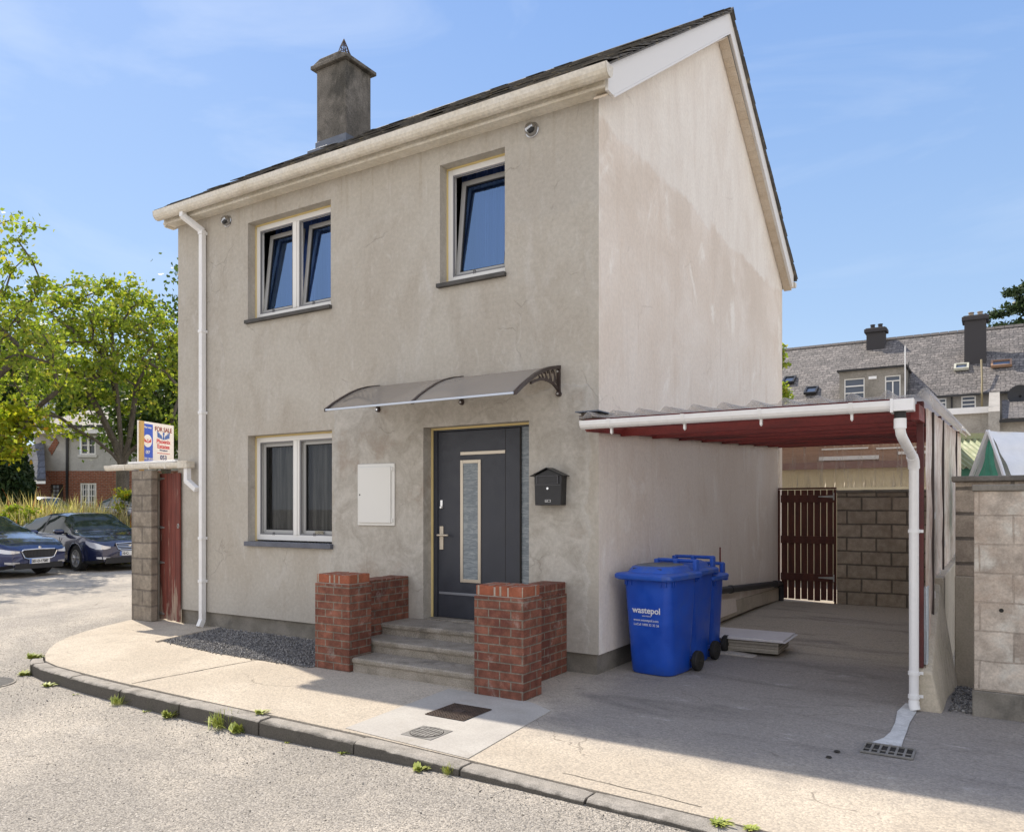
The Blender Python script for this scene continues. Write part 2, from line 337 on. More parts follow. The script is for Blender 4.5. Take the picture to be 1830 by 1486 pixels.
M_NEWCON = mottle('pale_new_concrete', (.40, .38, .35), (.455, .435, .40), 3, .85, dirt=(.34, .315, .275), dsc=2.2, grain=90)
M_DARK = material('dark_gap', col=(.03, .027, .024), rough=.95)
M_STEP = mottle('step_concrete', (.28, .25, .205), (.38, .34, .29), 6, .95, dirt=(.17, .15, .125), dsc=4, grain=110, gb=.8, gd=.006, grainc=.35)
def brickfn(bw, bh, mort, c1, c2, cm, c3=None, bias=0., off=.5, rough=.85, bumpd=.008, effl=0., dirt=None, msize=.012, cvar=.5, wob=.0):
    def fn(t, b):
        uv = t.coord('UV'); co = t.coord()
        if wob: 
            n = t.new('VectorMath'); n.operation = 'ADD'; t.put(n.inputs[0], uv)
            w_ = t.new('TexNoise'); t.put(w_.inputs['Vector'], co); w_.inputs['Scale'].default_value = 3
            sc_ = t.new('VectorMath'); sc_.operation = 'SCALE'; t.put(sc_.inputs[0], w_.outputs['Color']); sc_.inputs['Scale'].default_value = wob
            t.put(n.inputs[1], sc_.outputs[0]); uv = n.outputs[0]
        n = t.new('TexBrick'); t.put(n.inputs['Vector'], uv); n.offset = off; n.inputs['Scale'].default_value = 1
        n.inputs['Brick Width'].default_value = bw; n.inputs['Row Height'].default_value = bh; n.inputs['Mortar Size'].default_value = msize
        n.inputs['Mortar Smooth'].default_value = .25; n.inputs['Bias'].default_value = bias
        n.inputs['Color1'].default_value = (*c1, 1); n.inputs['Color2'].default_value = (*c2, 1); n.inputs['Mortar'].default_value = (*cm, 1)
        fac = n.outputs['Fac']; c = n.outputs['Color']
        ns = t.noise(co, 9, 7, .68); fine = t.noise(co, 70, 5, .7)
        dk = t.mix(t.ramp(ns, .3, .72), tuple(1-cvar*.6 for _ in range(3)), tuple(1+cvar*.45 for _ in range(3)))
        c = t.mix(1., c, dk, 'MULTIPLY')
        if c3: c = t.mix(t.m('MULTIPLY', t.ramp(t.noise(co, 4, 5, .6), .5, .65), t.m('SUBTRACT', 1., fac)), c, c3)
        if dirt: c = t.mix(t.ramp(t.noise(co, 1.6, 7, .65, .5), .5, .7), c, dirt)
        if effl: c = t.mix(t.m('MULTIPLY', t.ramp(t.noise(co, 5.2, 8, .72, .3), .56, .72), effl), c, (.62, .57, .52))
        c = t.mix(1., c, t.mix(t.ramp(fine, .3, .7), (.85, .85, .85), (1.12, 1.12, 1.12)), 'MULTIPLY')
        t.put(b.inputs['Base Color'], c)
        h = t.m('ADD', t.m('MULTIPLY', fac, -1.), t.m('MULTIPLY', fine, .3)); h = t.m('ADD', h, t.m('MULTIPLY', ns, .2))
        t.put(b.inputs['Normal'], t.bump(h, .9, bumpd))
    return fn
M_BRICK = material('red_brick', brickfn(.225, .075, .01, (.172, .066, .046), (.24, .10, .068), (.215, .18, .145), c3=(.135, .05, .038), effl=.30, cvar=.6, msize=.007), rough=.85, spec=.25)
M_CAPBRICK = material('orange_cap_brick', brickfn(.225, .14, .01, (.29, .09, .05), (.33, .115, .065), (.36, .30, .24), effl=.12, cvar=.3), rough=.8, spec=.25)
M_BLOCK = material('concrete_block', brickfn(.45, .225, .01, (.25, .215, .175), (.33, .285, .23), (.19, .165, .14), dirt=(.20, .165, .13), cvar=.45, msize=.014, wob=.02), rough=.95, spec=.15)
M_BLOCKD = material('yard_block', brickfn(.45, .225, .01, (.37, .315, .25), (.46, .39, .31), (.17, .15, .125), dirt=(.28, .23, .18), cvar=.35, msize=.016, wob=.02), rough=.95, spec=.15)  # paler, browner block tone with dark joints for the yard walls
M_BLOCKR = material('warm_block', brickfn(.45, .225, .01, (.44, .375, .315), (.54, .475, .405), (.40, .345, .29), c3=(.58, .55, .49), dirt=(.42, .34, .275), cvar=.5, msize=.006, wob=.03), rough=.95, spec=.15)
M_FARBRICK = material('estate_brick', brickfn(.225, .075, .01, (.27, .075, .035), (.33, .11, .055), (.30, .22, .17), cvar=.5), rough=.9)
def slatefn(w_, h_, c1, c2, cm, var=.5):
    return brickfn(w_, h_, .01, c1, c2, cm, msize=.012, cvar=var, bumpd=.015)
M_SLATE = material('terrace_slate', slatefn(.42, .24, (.14, .128, .12), (.235, .212, .197), (.04, .037, .035), 1.1), rough=.7)
M_TILE = material('estate_roof_tile', slatefn(.33, .30, (.24, .22, .20), (.30, .28, .25), (.08, .08, .08), .3), rough=.75)
M_DKTILE = material('porch_roof_tile', slatefn(.33, .30, (.075, .08, .10), (.10, .11, .135), (.02, .02, .03), .4), rough=.6)
M_ROOF = mottle('roof_slate', (.07, .066, .06), (.135, .125, .11), 8, .8, dirt=(.27, .23, .15), dsc=6, dlo=.55, dhi=.68, gb=.6)
M_UPVC_OLD = mottle('aged_white_plastic', (.66, .61, .51), (.72, .68, .60), 3, .45, dirt=(.50, .43, .32), dsc=1.6, dlo=.52, dhi=.8, stretch=(1, 1, 2), grain=30, gb=.05)
M_WHITE = mottle('white_plastic', (.78, .78, .78), (.82, .82, .82), 3, .35, dirt=(.66, .63, .57), dsc=2, dlo=.6, dhi=.9, grain=20, gb=.02, grainc=.03)
M_FRAME = material('window_white', col=(.80, .79, .76), rough=.35)
M_CREAM = material('cream_edge_foam', col=(.70, .56, .26), rough=.8)
M_SASH = material('sash_grey_white', col=(.42, .42, .41), rough=.4)
M_SCREEN = material('screen_frame_grey', col=(.20, .20, .21), rough=.5)
M_GASKET = material('rubber_gasket', col=(.015, .015, .016), rough=.6)
def m_glass(t, b):
    f = t.new('Fresnel'); f.inputs['IOR'].default_value = 2.5
    g = t.new('BsdfGlossy'); g.inputs['Roughness'].default_value = .01; g.inputs['Color'].default_value = (.30, .52, 1, 1); tr = t.new('BsdfTransparent'); tr.inputs[0].default_value = (.72, .76, .78, 1)  # blue put into the reflection colour, as if mirroring clear sky
    mxs = t.new('MixShader'); t.put(mxs.inputs[0], t.m('MULTIPLY', f.outputs[0], 1.35)); t.l.new(tr.outputs[0], mxs.inputs[1]); t.l.new(g.outputs[0], mxs.inputs[2])
    t.l.new(mxs.outputs[0], t.n['Material Output'].inputs[0])
M_GLASS = material('window_glass', m_glass)
def m_curtain(c1, c2):
    def fn(t, b):
        co = t.coord(); v = t.map(co, (9, 1, .4)); t.put(b.inputs['Base Color'], t.mix(t.ramp(t.noise(v, 2, 4, .6), .35, .65), c1, c2))
    return fn
def m_glass2(t, b):
    f = t.new('Fresnel'); f.inputs['IOR'].default_value = 1.5
    g = t.new('BsdfGlossy'); g.inputs['Roughness'].default_value = .01; g.inputs['Color'].default_value = (.75, .8, .9, 1); tr = t.new('BsdfTransparent'); tr.inputs[0].default_value = (.8, .82, .82, 1)
    mxs = t.new('MixShader'); t.put(mxs.inputs[0], f.outputs[0]); t.l.new(tr.outputs[0], mxs.inputs[1]); t.l.new(g.outputs[0], mxs.inputs[2])
    t.l.new(mxs.outputs[0], t.n['Material Output'].inputs[0])
M_GLASS2 = material('ground_floor_glass', m_glass2)
M_CURT_B = material('sky_tint_curtain', m_curtain((.08, .16, .46), (.14, .24, .62)), rough=.9)  # curtain coloured blue to stand for sky reflected in the upper panes
M_CURT_D = material('dark_net_curtain', m_curtain((.07, .068, .06), (.17, .165, .15)), rough=.9)
M_ROOM = material('dim_room', col=(.10, .095, .09), rough=.9)
M_SILL = mottle('slate_blue_sill', (.085, .095, .125), (.12, .13, .165), 6, .5, grain=50, gb=.1)
M_SILLD = mottle('dark_stone_sill', (.05, .048, .045), (.09, .085, .08), 8, .7)
M_DOOR = mottle('charcoal_door', (.032, .036, .048), (.038, .042, .056), 5, .45, grain=140, gb=.12, gd=.001, grainc=.06)
M_STEEL = material('brushed_steel', None, (.62, .55, .45), .38, .55)
M_CHROME = material('chrome', col=(.75, .75, .76), rough=.12, metal=1)
def m_frost(t, b):
    co = t.coord(); v = t.map(co, (1, 1, 5)); t.put(b.inputs['Base Color'], t.mix(t.ramp(t.noise(v, 7, 6, .7, 1.), .4, .7), (.17, .20, .225), (.33, .365, .385)))
    t.put(b.inputs['Normal'], t.bump(t.noise(v, 12, 5, .7, 1), .5, .008))
M_FROST = material('film_covered_glass', m_frost, rough=.22)
M_BLACK = mottle('black_enamel', (.012, .012, .014), (.02, .02, .023), 8, .38, grain=60, gb=.05)
M_BRONZE = mottle('dark_brown_plastic', (.035, .022, .02), (.05, .034, .03), 8, .4, grain=60, gb=.05)
def m_poly(t, b):
    tr = t.new('BsdfTransparent'); tr.inputs[0].default_value = (.86, .83, .79, 1)
    mxs = t.new('MixShader'); mxs.inputs[0].default_value = .5; t.l.new(tr.outputs[0], mxs.inputs[1]); t.l.new(b.outputs[0], mxs.inputs[2])
    t.l.new(mxs.outputs[0], t.n['Material Output'].inputs[0])
M_POLY = material('tinted_polycarbonate', m_poly, col=(.50, .455, .40), rough=.25)
M_BOXWHITE = material('meter_box_white', col=(.74, .735, .70), rough=.45)
M_LEAD = mottle('lead_flashing', (.10, .12, .16), (.15, .17, .21), 5, .5, metal=.2)
M_CHIM = mottle('old_chimney_render', (.13, .118, .10), (.22, .20, .175), 5, .95, dirt=(.07, .065, .055), dsc=2.5, dlo=.45, dhi=.65, grain=50, gb=.8, gd=.008, stretch=(1, 1, .6), grainc=.3)
M_POT = material('clay_pot', col=(.38, .13, .07), rough=.8)
M_REDWOOD = mottle('dark_red_paint', (.16, .02, .017), (.23, .03, .025), 3, .55, dirt=(.05, .01, .01), dsc=2, stretch=(.3, 1, 3), grain=40)
M_BROWNWOOD = mottle('brown_gate_stain', (.075, .022, .016), (.11, .034, .022), 4, .7, stretch=(4, 4, .5), grain=50)
def m_oldgate(t, b):
    co = t.coord(); v = t.map(co, (7, 7, .7)); z = t.sep(co)[2]
    c = t.mix(t.ramp(t.noise(v, 3, 6, .6), .35, .65), (.12, .028, .02), (.19, .045, .03))
    w_ = t.m('ADD', t.noise(v, 2.2, 8, .7, .5), t.ramp(z, .9, 0., 0., .16))
    c = t.mix(t.ramp(w_, .6, .68), c, (.34, .25, .19)); c = t.mix(t.ramp(t.noise(v, 5, 4), .62, .72), c, (.06, .03, .025))
    t.put(b.inputs['Base Color'], c); t.put(b.inputs['Normal'], t.bump(t.noise(v, 9, 6), .5, .004))
M_OLDGATE = material('flaking_red_paint', m_oldgate, rough=.75)
M_IRON = mottle('rusty_iron', (.05, .035, .028), (.09, .06, .045), 12, .8, grain=60, gb=.3)
M_GREYIRON = mottle('grey_iron', (.17, .165, .155), (.24, .23, .215), 12, .7, grain=60, gb=.3)
M_GALV = mottle('galvanised_steel', (.38, .38, .37), (.48, .48, .47), 9, .4, metal=.6)
M_BIN = mottle('blue_bin_plastic', (.006, .060, .42), (.009, .080, .50), 4, .38, dirt=(.03, .085, .36), dsc=2, grain=150, gb=.08, gd=.001, grainc=.05)
M_BINLID = mottle('blue_lid_plastic', (.015, .085, .45), (.025, .11, .54), 3, .42, dirt=(.12, .16, .28), dsc=2.2, dlo=.5, dhi=.7, grain=150, gb=.08, gd=.001, grainc=.05)
M_BINGREY = mottle('dusty_lid_top', (.10, .115, .14), (.15, .16, .19), 5, .7)
M_RUBBER = mottle('black_rubber', (.013, .013, .013), (.025, .024, .023), 10, .75)
M_PRINT = material('white_print', col=(.75, .76, .78), rough=.5)
def m_film(t, b):
    co = t.coord(); v = t.map(co, (1, 2.6, .55)); n1 = t.noise(v, 5, 8, .66, 1.6); n2 = t.noise(t.map(co, (1, 1.4, .7)), 9, 7, .65, 2.5)
    t.put(b.inputs['Base Color'], t.mix(t.ramp(n1, .42, .58), (.60, .43, .35), (.88, .78, .70)))
    t.put(b.inputs['Normal'], t.bump(t.m('ADD', n1, t.m('MULTIPLY', n2, .6)), .5, .03))
    tr = t.new('BsdfTransparent'); tr.inputs[0].default_value = (.80, .74, .70, 1)
    mxs = t.new('MixShader'); t.put(mxs.inputs[0], t.ramp(n1, .3, .65, .88, 1.)); t.l.new(tr.outputs[0], mxs.inputs[1]); t.l.new(b.outputs[0], mxs.inputs[2])
    t.l.new(mxs.outputs[0], t.n['Material Output'].inputs[0])
M_FILM = material('wrinkled_clear_film', m_film, rough=.28, spec=.8)
def m_clear(t, b):
    tr = t.new('BsdfTransparent'); tr.inputs[0].default_value = (.93, .91, .88, 1)
    ts = t.new('BsdfTranslucent'); ts.inputs[0].default_value = (.86, .83, .79, 1)
    m_ = t.new('MixShader'); m_.inputs[0].default_value = .5; t.l.new(b.outputs[0], m_.inputs[1]); t.l.new(ts.outputs[0], m_.inputs[2])
    lw = t.new('LayerWeight'); lw.inputs[0].default_value = .35
    mxs = t.new('MixShader'); t.put(mxs.inputs[0], t.ramp(lw.outputs['Facing'], .1, 1., .22, .8)); t.l.new(tr.outputs[0], mxs.inputs[1]); t.l.new(m_.outputs[0], mxs.inputs[2])
    t.l.new(mxs.outputs[0], t.n['Material Output'].inputs[0])
M_CLEAR = material('clear_corrugated_sheet', m_clear, col=(.80, .78, .75), rough=.18)
def m_rear(t, b):
    co = t.coord(); tr = t.new('BsdfTransparent'); tr.inputs[0].default_value = (.92, .90, .87, 1)
    lw = t.new('LayerWeight'); lw.inputs[0].default_value = .3
    mxs = t.new('MixShader'); t.put(mxs.inputs[0], t.m('ADD', t.ramp(lw.outputs['Facing'], .1, .9, .10, .55), t.ramp(t.noise(t.map(co, (9, 1, .8)), 2, 5, .6), .5, .75, 0, .3))); t.l.new(tr.outputs[0], mxs.inputs[1]); t.l.new(b.outputs[0], mxs.inputs[2])
    t.l.new(mxs.outputs[0], t.n['Material Output'].inputs[0])
M_REARCL = material('clear_rear_sheet', m_rear, col=(.72, .68, .62), rough=.2)
M_PIPE_BLK = material('black_drain_pipe', col=(.025, .027, .03), rough=.5)
M_BOARD = mottle('pale_grey_board', (.60, .58, .59), (.66, .64, .65), 4, .6, grain=30, gb=.05, grainc=.04)
M_BOARDEDGE = mottle('stacked_board_edge', (.24, .215, .18), (.42, .385, .33), 1, .8, stretch=(.5, .5, 60), grain=40)
M_LWALL = mottle('sand_cement', (.44, .39, .30), (.52, .46, .37), 3, .95, dirt=(.33, .28, .22), dsc=2, grain=60, gb=.4)
M_GRAVEL = mottle('gravel_bed_base', (.10, .10, .10), (.17, .165, .16), 40, .95, grain=150, gb=1, gd=.01, grainc=.4)
def m_stone(t, b):
    n = t.new('NewGeometry'); t.put(b.inputs['Base Color'], t.mix(n.outputs['Random Per Island'], (.07, .07, .075), (.33, .32, .31)))
M_STONE = material('gravel_stone', m_stone, rough=.85)

# ================================================================ SETTING: ground
def sst(a, b, x): 
    t = max(0, min(1, (x-a)/(b-a))); return t*t*(3-2*t)
def road_z(x, y):
    z = -.132 + .09*sst(-1.5, 1.2, x) + .11*sst(-2.3, -.8, y)*sst(-5, -6.5, x)
    if y > -2 and x > -5: z = -.14
    z += .012*math.sin(x*1.7+y)*math.sin(y*1.3)*sst(12, 6, abs(x))
    # the verge and gardens beyond the parked cars lie higher
    dx, dy = x-3.26, y+6.806; d = -.529*dx+.8486*dy; l = .8486*dx+.529*dy
    if x < -8: z += .72*sst(21.6, 25, d)
    return z
g = MB()
xs = sorted(set([-400, -250, -160, -100, -70, -50, -40, -34] + [round(-30+i*.5, 3) for i in range(77)] + [9, 10, 12, 15, 20, 30, 50, 80, 120, 200, 400]))
ys = sorted(set([-400, -200, -100, -60, -40, -30, -20, -15, -12] + [round(-10+i*.5, 3) for i in range(75)] + [30, 34, 40, 50, 70, 100, 160, 250, 400]))
g.add([(x, y, road_z(x, y)) for y in ys for x in xs], [(j*len(xs)+i, j*len(xs)+i+1, (j+1)*len(xs)+i+1, (j+1)*len(xs)+i) for j in range(len(ys)-1) for i in range(len(xs)-1)])
tag(g.build('road', M_ROAD, angle=180), 'worn pale tarmac road surface', kind='structure')

KIN = [(-6.86, -1.12), (-6.62, -1.45), (-6.33, -1.75), (-5.98, -2.02), (-5.62, -2.25), (-5.28, -2.42), (-4.9, -2.50), (-4.3, -2.55), (-3.68, -2.585), (-2.8, -2.61), (-2.0, -2.625), (-1.2, -2.635), (-.5, -2.65), (.37, -2.70), (.9, -2.735), (1.6, -2.775), (2.5, -2.83), (4, -2.93), (7, -3.1), (14, -3.5)]
LEFTE = [(-7.42, .55), (-7.36, -.16), (-7.2, -.5), (-7.03, -.85)]
poly = LEFTE + KIN + [(14, 30), (-7.42, 30)]
pv = MB(); 
# drain chamber hole is left as a dark recess later; one flat sheet with a turned-down rim
pv.add([(x, y, 0) for x, y in poly] + [(x, y, -.3) for x, y in poly], [tuple(range(len(poly)))] + [((i+1) % len(poly), i, i+len(poly), (i+1) % len(poly)+len(poly)) for i in range(len(poly))])
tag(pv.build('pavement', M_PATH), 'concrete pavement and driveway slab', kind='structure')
# joints in the pavement
def ribbon(mb, pts, wd, z, jit=0.):
    P = []
    for i in range(len(pts)-1):
        n = max(2, int((Vector(pts[i+1])-Vector(pts[i])).length/.08))
        P += [Vector(pts[i]).lerp(Vector(pts[i+1]), k/n) for k in range(n)]
    P.append(Vector(pts[-1])); v = []
    for i, p in enumerate(P):
        d = (P[min(i+1, len(P)-1)]-P[max(i-1, 0)]).normalized(); nn = Vector((-d.y, d.x)); q = p + nn*random.uniform(-jit, jit); ww = wd*random.uniform(.6, 1.2)
        v += [(q.x-nn.x*ww/2, q.y-nn.y*ww/2, z), (q.x+nn.x*ww/2, q.y+nn.y*ww/2, z)]
    mb.add(v, [(2*i, 2*i+2, 2*i+3, 2*i+1) for i in range(len(P)-1)])
jt = MB()
ribbon(jt, [(-3.42, -1.22), (-3.46, -1.7), (-3.5, -2.57)], .014, .003, .004)
ribbon(jt, [(1.0, -2.6), (1.9, -2.68)], .006, .003, .006)
tag(jt.build('pavement_joint', M_DARK), 'dark joint line in the pavement', kind='structure')
# kerb stones
KOUT = .125
def off(i, dd):
    a = Vector(KIN[max(i-1, 0)]); b_ = Vector(KIN[min(i+1, len(KIN)-1)]); d = (b_-a).normalized(); return Vector(KIN[i])+Vector((d.y, -d.x))*dd
kl = [0]; 
for i in range(1, len(KIN)): kl.append(kl[-1]+(Vector(KIN[i])-Vector(KIN[i-1])).length)
def kpt(s_, dd):
    for i in range(1, len(KIN)):
        if s_ <= kl[i] or i == len(KIN)-1:
            f = (s_-kl[i-1])/(kl[i]-kl[i-1]); return off(i-1, dd).lerp(off(i, dd), f)
kb = MB(); s0 = kl[4]-.12
lens = [.20, .34, .93, .90, .88, 1.0, 1.0, .95] ; si = 0
while s0 < kl[-1]-.2:
    L_ = lens[si] if si < len(lens) else .9; si += 1
    s1 = min(s0+L_, kl[-1]); n = max(2, int(L_/.07)); tz = random.uniform(-.006, .004); ro = random.uniform(-.006, .006)
    secs = []
    for k in range(n+1):
        ss = s0+.008+(s1-s0-.016)*k/n
        e = .005 if k in (0, n) else 0
        j = lambda a: random.uniform(-a, a)
        pi_, po = kpt(ss, .016+ro), kpt(ss, KOUT+.012+ro+j(.003)-e*.4); pm = kpt(ss, KOUT-.012+ro+j(.003)); pb = kpt(ss, KOUT+.014+ro)
        secs.append([(pi_.x, pi_.y, -.25), (pi_.x, pi_.y, -.004+tz-e), (pm.x, pm.y, -.006+tz-e+j(.002)), (po.x, po.y, -.022+tz-e+j(.005)), (pb.x, pb.y, -.25)])
    v = [p for s_ in secs for p in s_]; f = []
    for k in range(n):
        for q in range(4): f.append((k*5+q, k*5+q+1, (k+1)*5+q+1, (k+1)*5+q))
    f += [(4, 3, 2, 1, 0), tuple(n*5+q for q in range(5))]
    kb.add(v, f); s0 = s1
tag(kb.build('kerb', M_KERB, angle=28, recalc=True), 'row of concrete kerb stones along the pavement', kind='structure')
gp = MB(); v = []
for i in range(4, len(KIN)): a, b_ = off(i, 0), off(i, KOUT); v += [(a.x, a.y, -.03), (b_.x, b_.y, -.06)]
gp.add(v, [(2*i, 2*i+1, 2*i+3, 2*i+2) for i in range(len(v)//2-1)])
tag(gp.build('kerb_bedding', M_DARK, recalc=True), 'dark bedding joint behind the kerb', kind='structure')
# loose grit washed along the kerb
gt0 = MB()
for i in range(3800):
    ss = random.uniform(kl[3], kl[-2]); far = abs(random.gauss(0, .35)) if random.random() < .6 else random.uniform(0, 2.2)
    p = kpt(ss, KOUT+.02+far); s_ = random.uniform(.0025, .0075)*(1.5 if random.random() < .06 else 1)
    gt0.T = Matrix.Translation((p.x, p.y, road_z(p.x, p.y)+s_*.3)) @ Euler((random.random()*6, random.random()*6, random.random()*6)).to_matrix().to_4x4()
    gt0.add([(s_, 0, 0), (-s_, 0, 0), (0, s_*.8, 0), (0, -s_*.8, 0), (0, 0, s_*.6), (0, 0, -s_*.6)], [(0, 2, 4), (2, 1, 4), (1, 3, 4), (3, 0, 4), (2, 0, 5), (1, 2, 5), (3, 1, 5), (0, 3, 5)])
gt0.T = None
def m_grit(t, b):
    n = t.new('NewGeometry'); t.put(b.inputs['Base Color'], t.mix(n.outputs['Random Per Island'], (.10, .095, .085), (.55, .51, .45)))
tag(gt0.build('road_grit', material('road_grit', m_grit, rough=.9), angle=10), 'loose grit scattered on the road along the kerb', 'grit', kind='stuff')
# pale concrete patch, paint strip
pp = MB(); pp.prism([(-.80, -2.60), (.36, -2.69), (.24, -1.38), (-.05, -1.22), (-.9, -1.20)], 'z', .0005, .005)
tag(pp.build('pavement_patch', M_NEWCON), 'pale smooth concrete patch in the pavement', kind='structure')
st = MB()
L1 = [(2.61, .38), (2.585, .05), (2.60, -.3), (2.60, -.6), (2.575, -.78), (2.52, -.93), (2.50, -.985)]; L2 = [(2.70, .36), (2.71, .1), (2.70, -.25), (2.705, -.55), (2.70, -.8), (2.71, -.93), (2.72, -.985)]
v = [(a[0]+random.uniform(-.008, .008), a[1], .006) for a in L1]+[(a[0]+random.uniform(-.006, .006), a[1], .006) for a in L2]; n = len(L1)
st.add(v, [(i, i+1, n+i+1, n+i) for i in range(n-1)])
tag(st.build('drain_channel_mortar', mottle('pale_mortar', (.50, .51, .51), (.66, .67, .67), 9, .85, dirt=(.36, .35, .33), dsc=6, dlo=.58, dhi=.72, grain=70), recalc=True), 'pale mortar strip leading from the downpipe to the drain grate', kind='structure')
# gravel bed
gb_ = MB(); GP = [(-5.62, -.03), (-2.63, -.03), (-2.63, -1.2), (-3.46, -1.21), (-4.1, -1.2), (-4.8, -1.12), (-5.35, -1.03), (-5.4, -.6)]
gb_.add([(x, y, .004) for x, y in GP], [tuple(range(len(GP)))])
gb_.cur = 1
def inpoly(x, y, P):
    c = False
    for i in range(len(P)):
        (x1, y1), (x2, y2) = P[i], P[i-1]
        if (y1 > y) != (y2 > y) and x < (x2-x1)*(y-y1)/(y2-y1)+x1: c = not c
    return c
k = 0
while k < 7000:
    x, y = random.uniform(-5.65, -2.6), random.uniform(-1.25, 0)
    if not inpoly(x+random.gauss(0, .02), y+random.gauss(0, .03), GP): continue
    s_ = random.uniform(.007, .018); M = Matrix.Translation((x, y, .006+s_*.3)) @ Euler((random.random()*6, random.random()*6, random.random()*6)).to_matrix().to_4x4()
    gb_.T = M; a, b2, c2 = s_, s_*random.uniform(.6, 1), s_*random.uniform(.5, .8)
    gb_.add([(a, 0, 0), (-a, 0, 0), (0, b2, 0), (0, -b2, 0), (0, 0, c2), (0, 0, -c2)], [(0, 2, 4), (2, 1, 4), (1, 3, 4), (3, 0, 4), (2, 0, 5), (1, 2, 5), (3, 1, 5), (0, 3, 5)]); k += 1
gb_.T = None
tag(gb_.build('gravel_bed', [M_GRAVEL, M_STONE], angle=10), 'dark grey gravel strip along the foot of the front wall', 'gravel', kind='stuff')
ed = MB(); ed.hexa([(-5.37, -1.1, 0), (-5.29, -1.12, 0), (-5.56, -.02, 0), (-5.64, -.02, 0), (-5.37, -1.1, .022), (-5.3, -1.12, .022), (-5.57, -.02, .022), (-5.64, -.02, .022)])
tag(ed.build('edging_strip', M_PATH, bevel=.004), 'low concrete edging beside the gravel', kind='structure')

# ================================================================ HOUSE
HL, HD = -6.5, 7.5
RY, RZ, EY, EZ = 3.75, 8.36, -.27, 5.70       # ridge and eave of the slate surface
house = thing('house', 'detached two storey house with bare grey cement render and a slate roof', 'house')
def wall_cells(mb, P, us, vs, holes):
    """P(u, v) -> point; leaves out the holes (u0,u1,v0,v1)"""
    us = sorted(set(us)); vs = sorted(set(vs))
    for i in range(len(us)-1):
        for j in range(len(vs)-1):
            cu, cv = (us[i]+us[i+1])/2, (vs[j]+vs[j+1])/2
            if any(h[0] < cu < h[1] and h[2] < cv < h[3] for h in holes): continue
            mb.quad(P(us[i], vs[j]), P(us[i+1], vs[j]), P(us[i+1], vs[j+1]), P(us[i], vs[j+1]))
WUL = (-5.04, -3.55, 4.03, 5.32); WUR = (-1.91, -1.07, 4.03, 5.345); WGL = (-5.04, -3.53, 1.165, 2.55); DOOR = (-2.14, -.78, .37, 2.50)
holes = [WUL, WUR, WGL, DOOR]
fw = MB(); us = [HL, 0]+[h[0] for h in holes]+[h[1] for h in holes]; vs = [.2, 5.62]+[h[2] for h in holes]+[h[3] for h in holes]
wall_cells(fw, lambda u, v: (u, 0, v), us, vs, holes)
for (a, b, c, d) in holes:
    D = .26
    fw.quad((a, 0, c), (a, 0, d), (a, D, d), (a, D, c)); fw.quad((b, 0, d), (b, 0, c), (b, D, c), (b, D, d))
    fw.quad((a, 0, d), (b, 0, d), (b, D, d), (a, D, d)); fw.quad((b, 0, c), (a, 0, c), (a, D, c), (b, D, c))
fw.quad((HL, 0, .2), (0, 0, .2), (0, .04, .2), (HL, .04, .2))
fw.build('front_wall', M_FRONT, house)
def roofz(y): return EZ-.12+(RZ-EZ)*(y-EY)/(RY-EY) if y < RY else EZ-.12+(RZ-EZ)*((2*RY-EY)-y)/(RY-EY)
for X, s_ in ((0, 1), (HL, -1)):
    gw = MB(); v = [(X, 0, .2), (X, HD, .2), (X, HD, roofz(HD)-.02), (X, RY, roofz(RY)-.02), (X, 0, roofz(0)-.02)]
    gw.add(v, [(0, 1, 2, 3, 4) if s_ > 0 else (4, 3, 2, 1, 0)])
    if s_ > 0: gw.quad((0, 0, .2), (0, HD, .2), (-.04, HD, .2), (-.04, 0, .2))
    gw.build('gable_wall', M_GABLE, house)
rw = MB(); rw.quad((0, HD, .0), (HL, HD, 0), (HL, HD, 5.6), (0, HD, 5.6)); rw.build('rear_wall', M_FRONT, house)
pl = MB(); pl.prism([(HL+.02, .035), (-.035, .035), (-.035, HD), (HL+.02, HD)], 'z', -.2, .2); pl.build('plinth', M_PLINTH, house)
ff = MB(); ff.quad((HL, 0.05, 5.5), (0, 0.05, 5.5), (0, HD, 5.5), (HL, HD, 5.5)); ff.quad((HL, .3, 2.75), (0, .3, 2.75), (0, HD, 2.75), (HL, HD, 2.75)); ff.build('floors', M_ROOM, house)

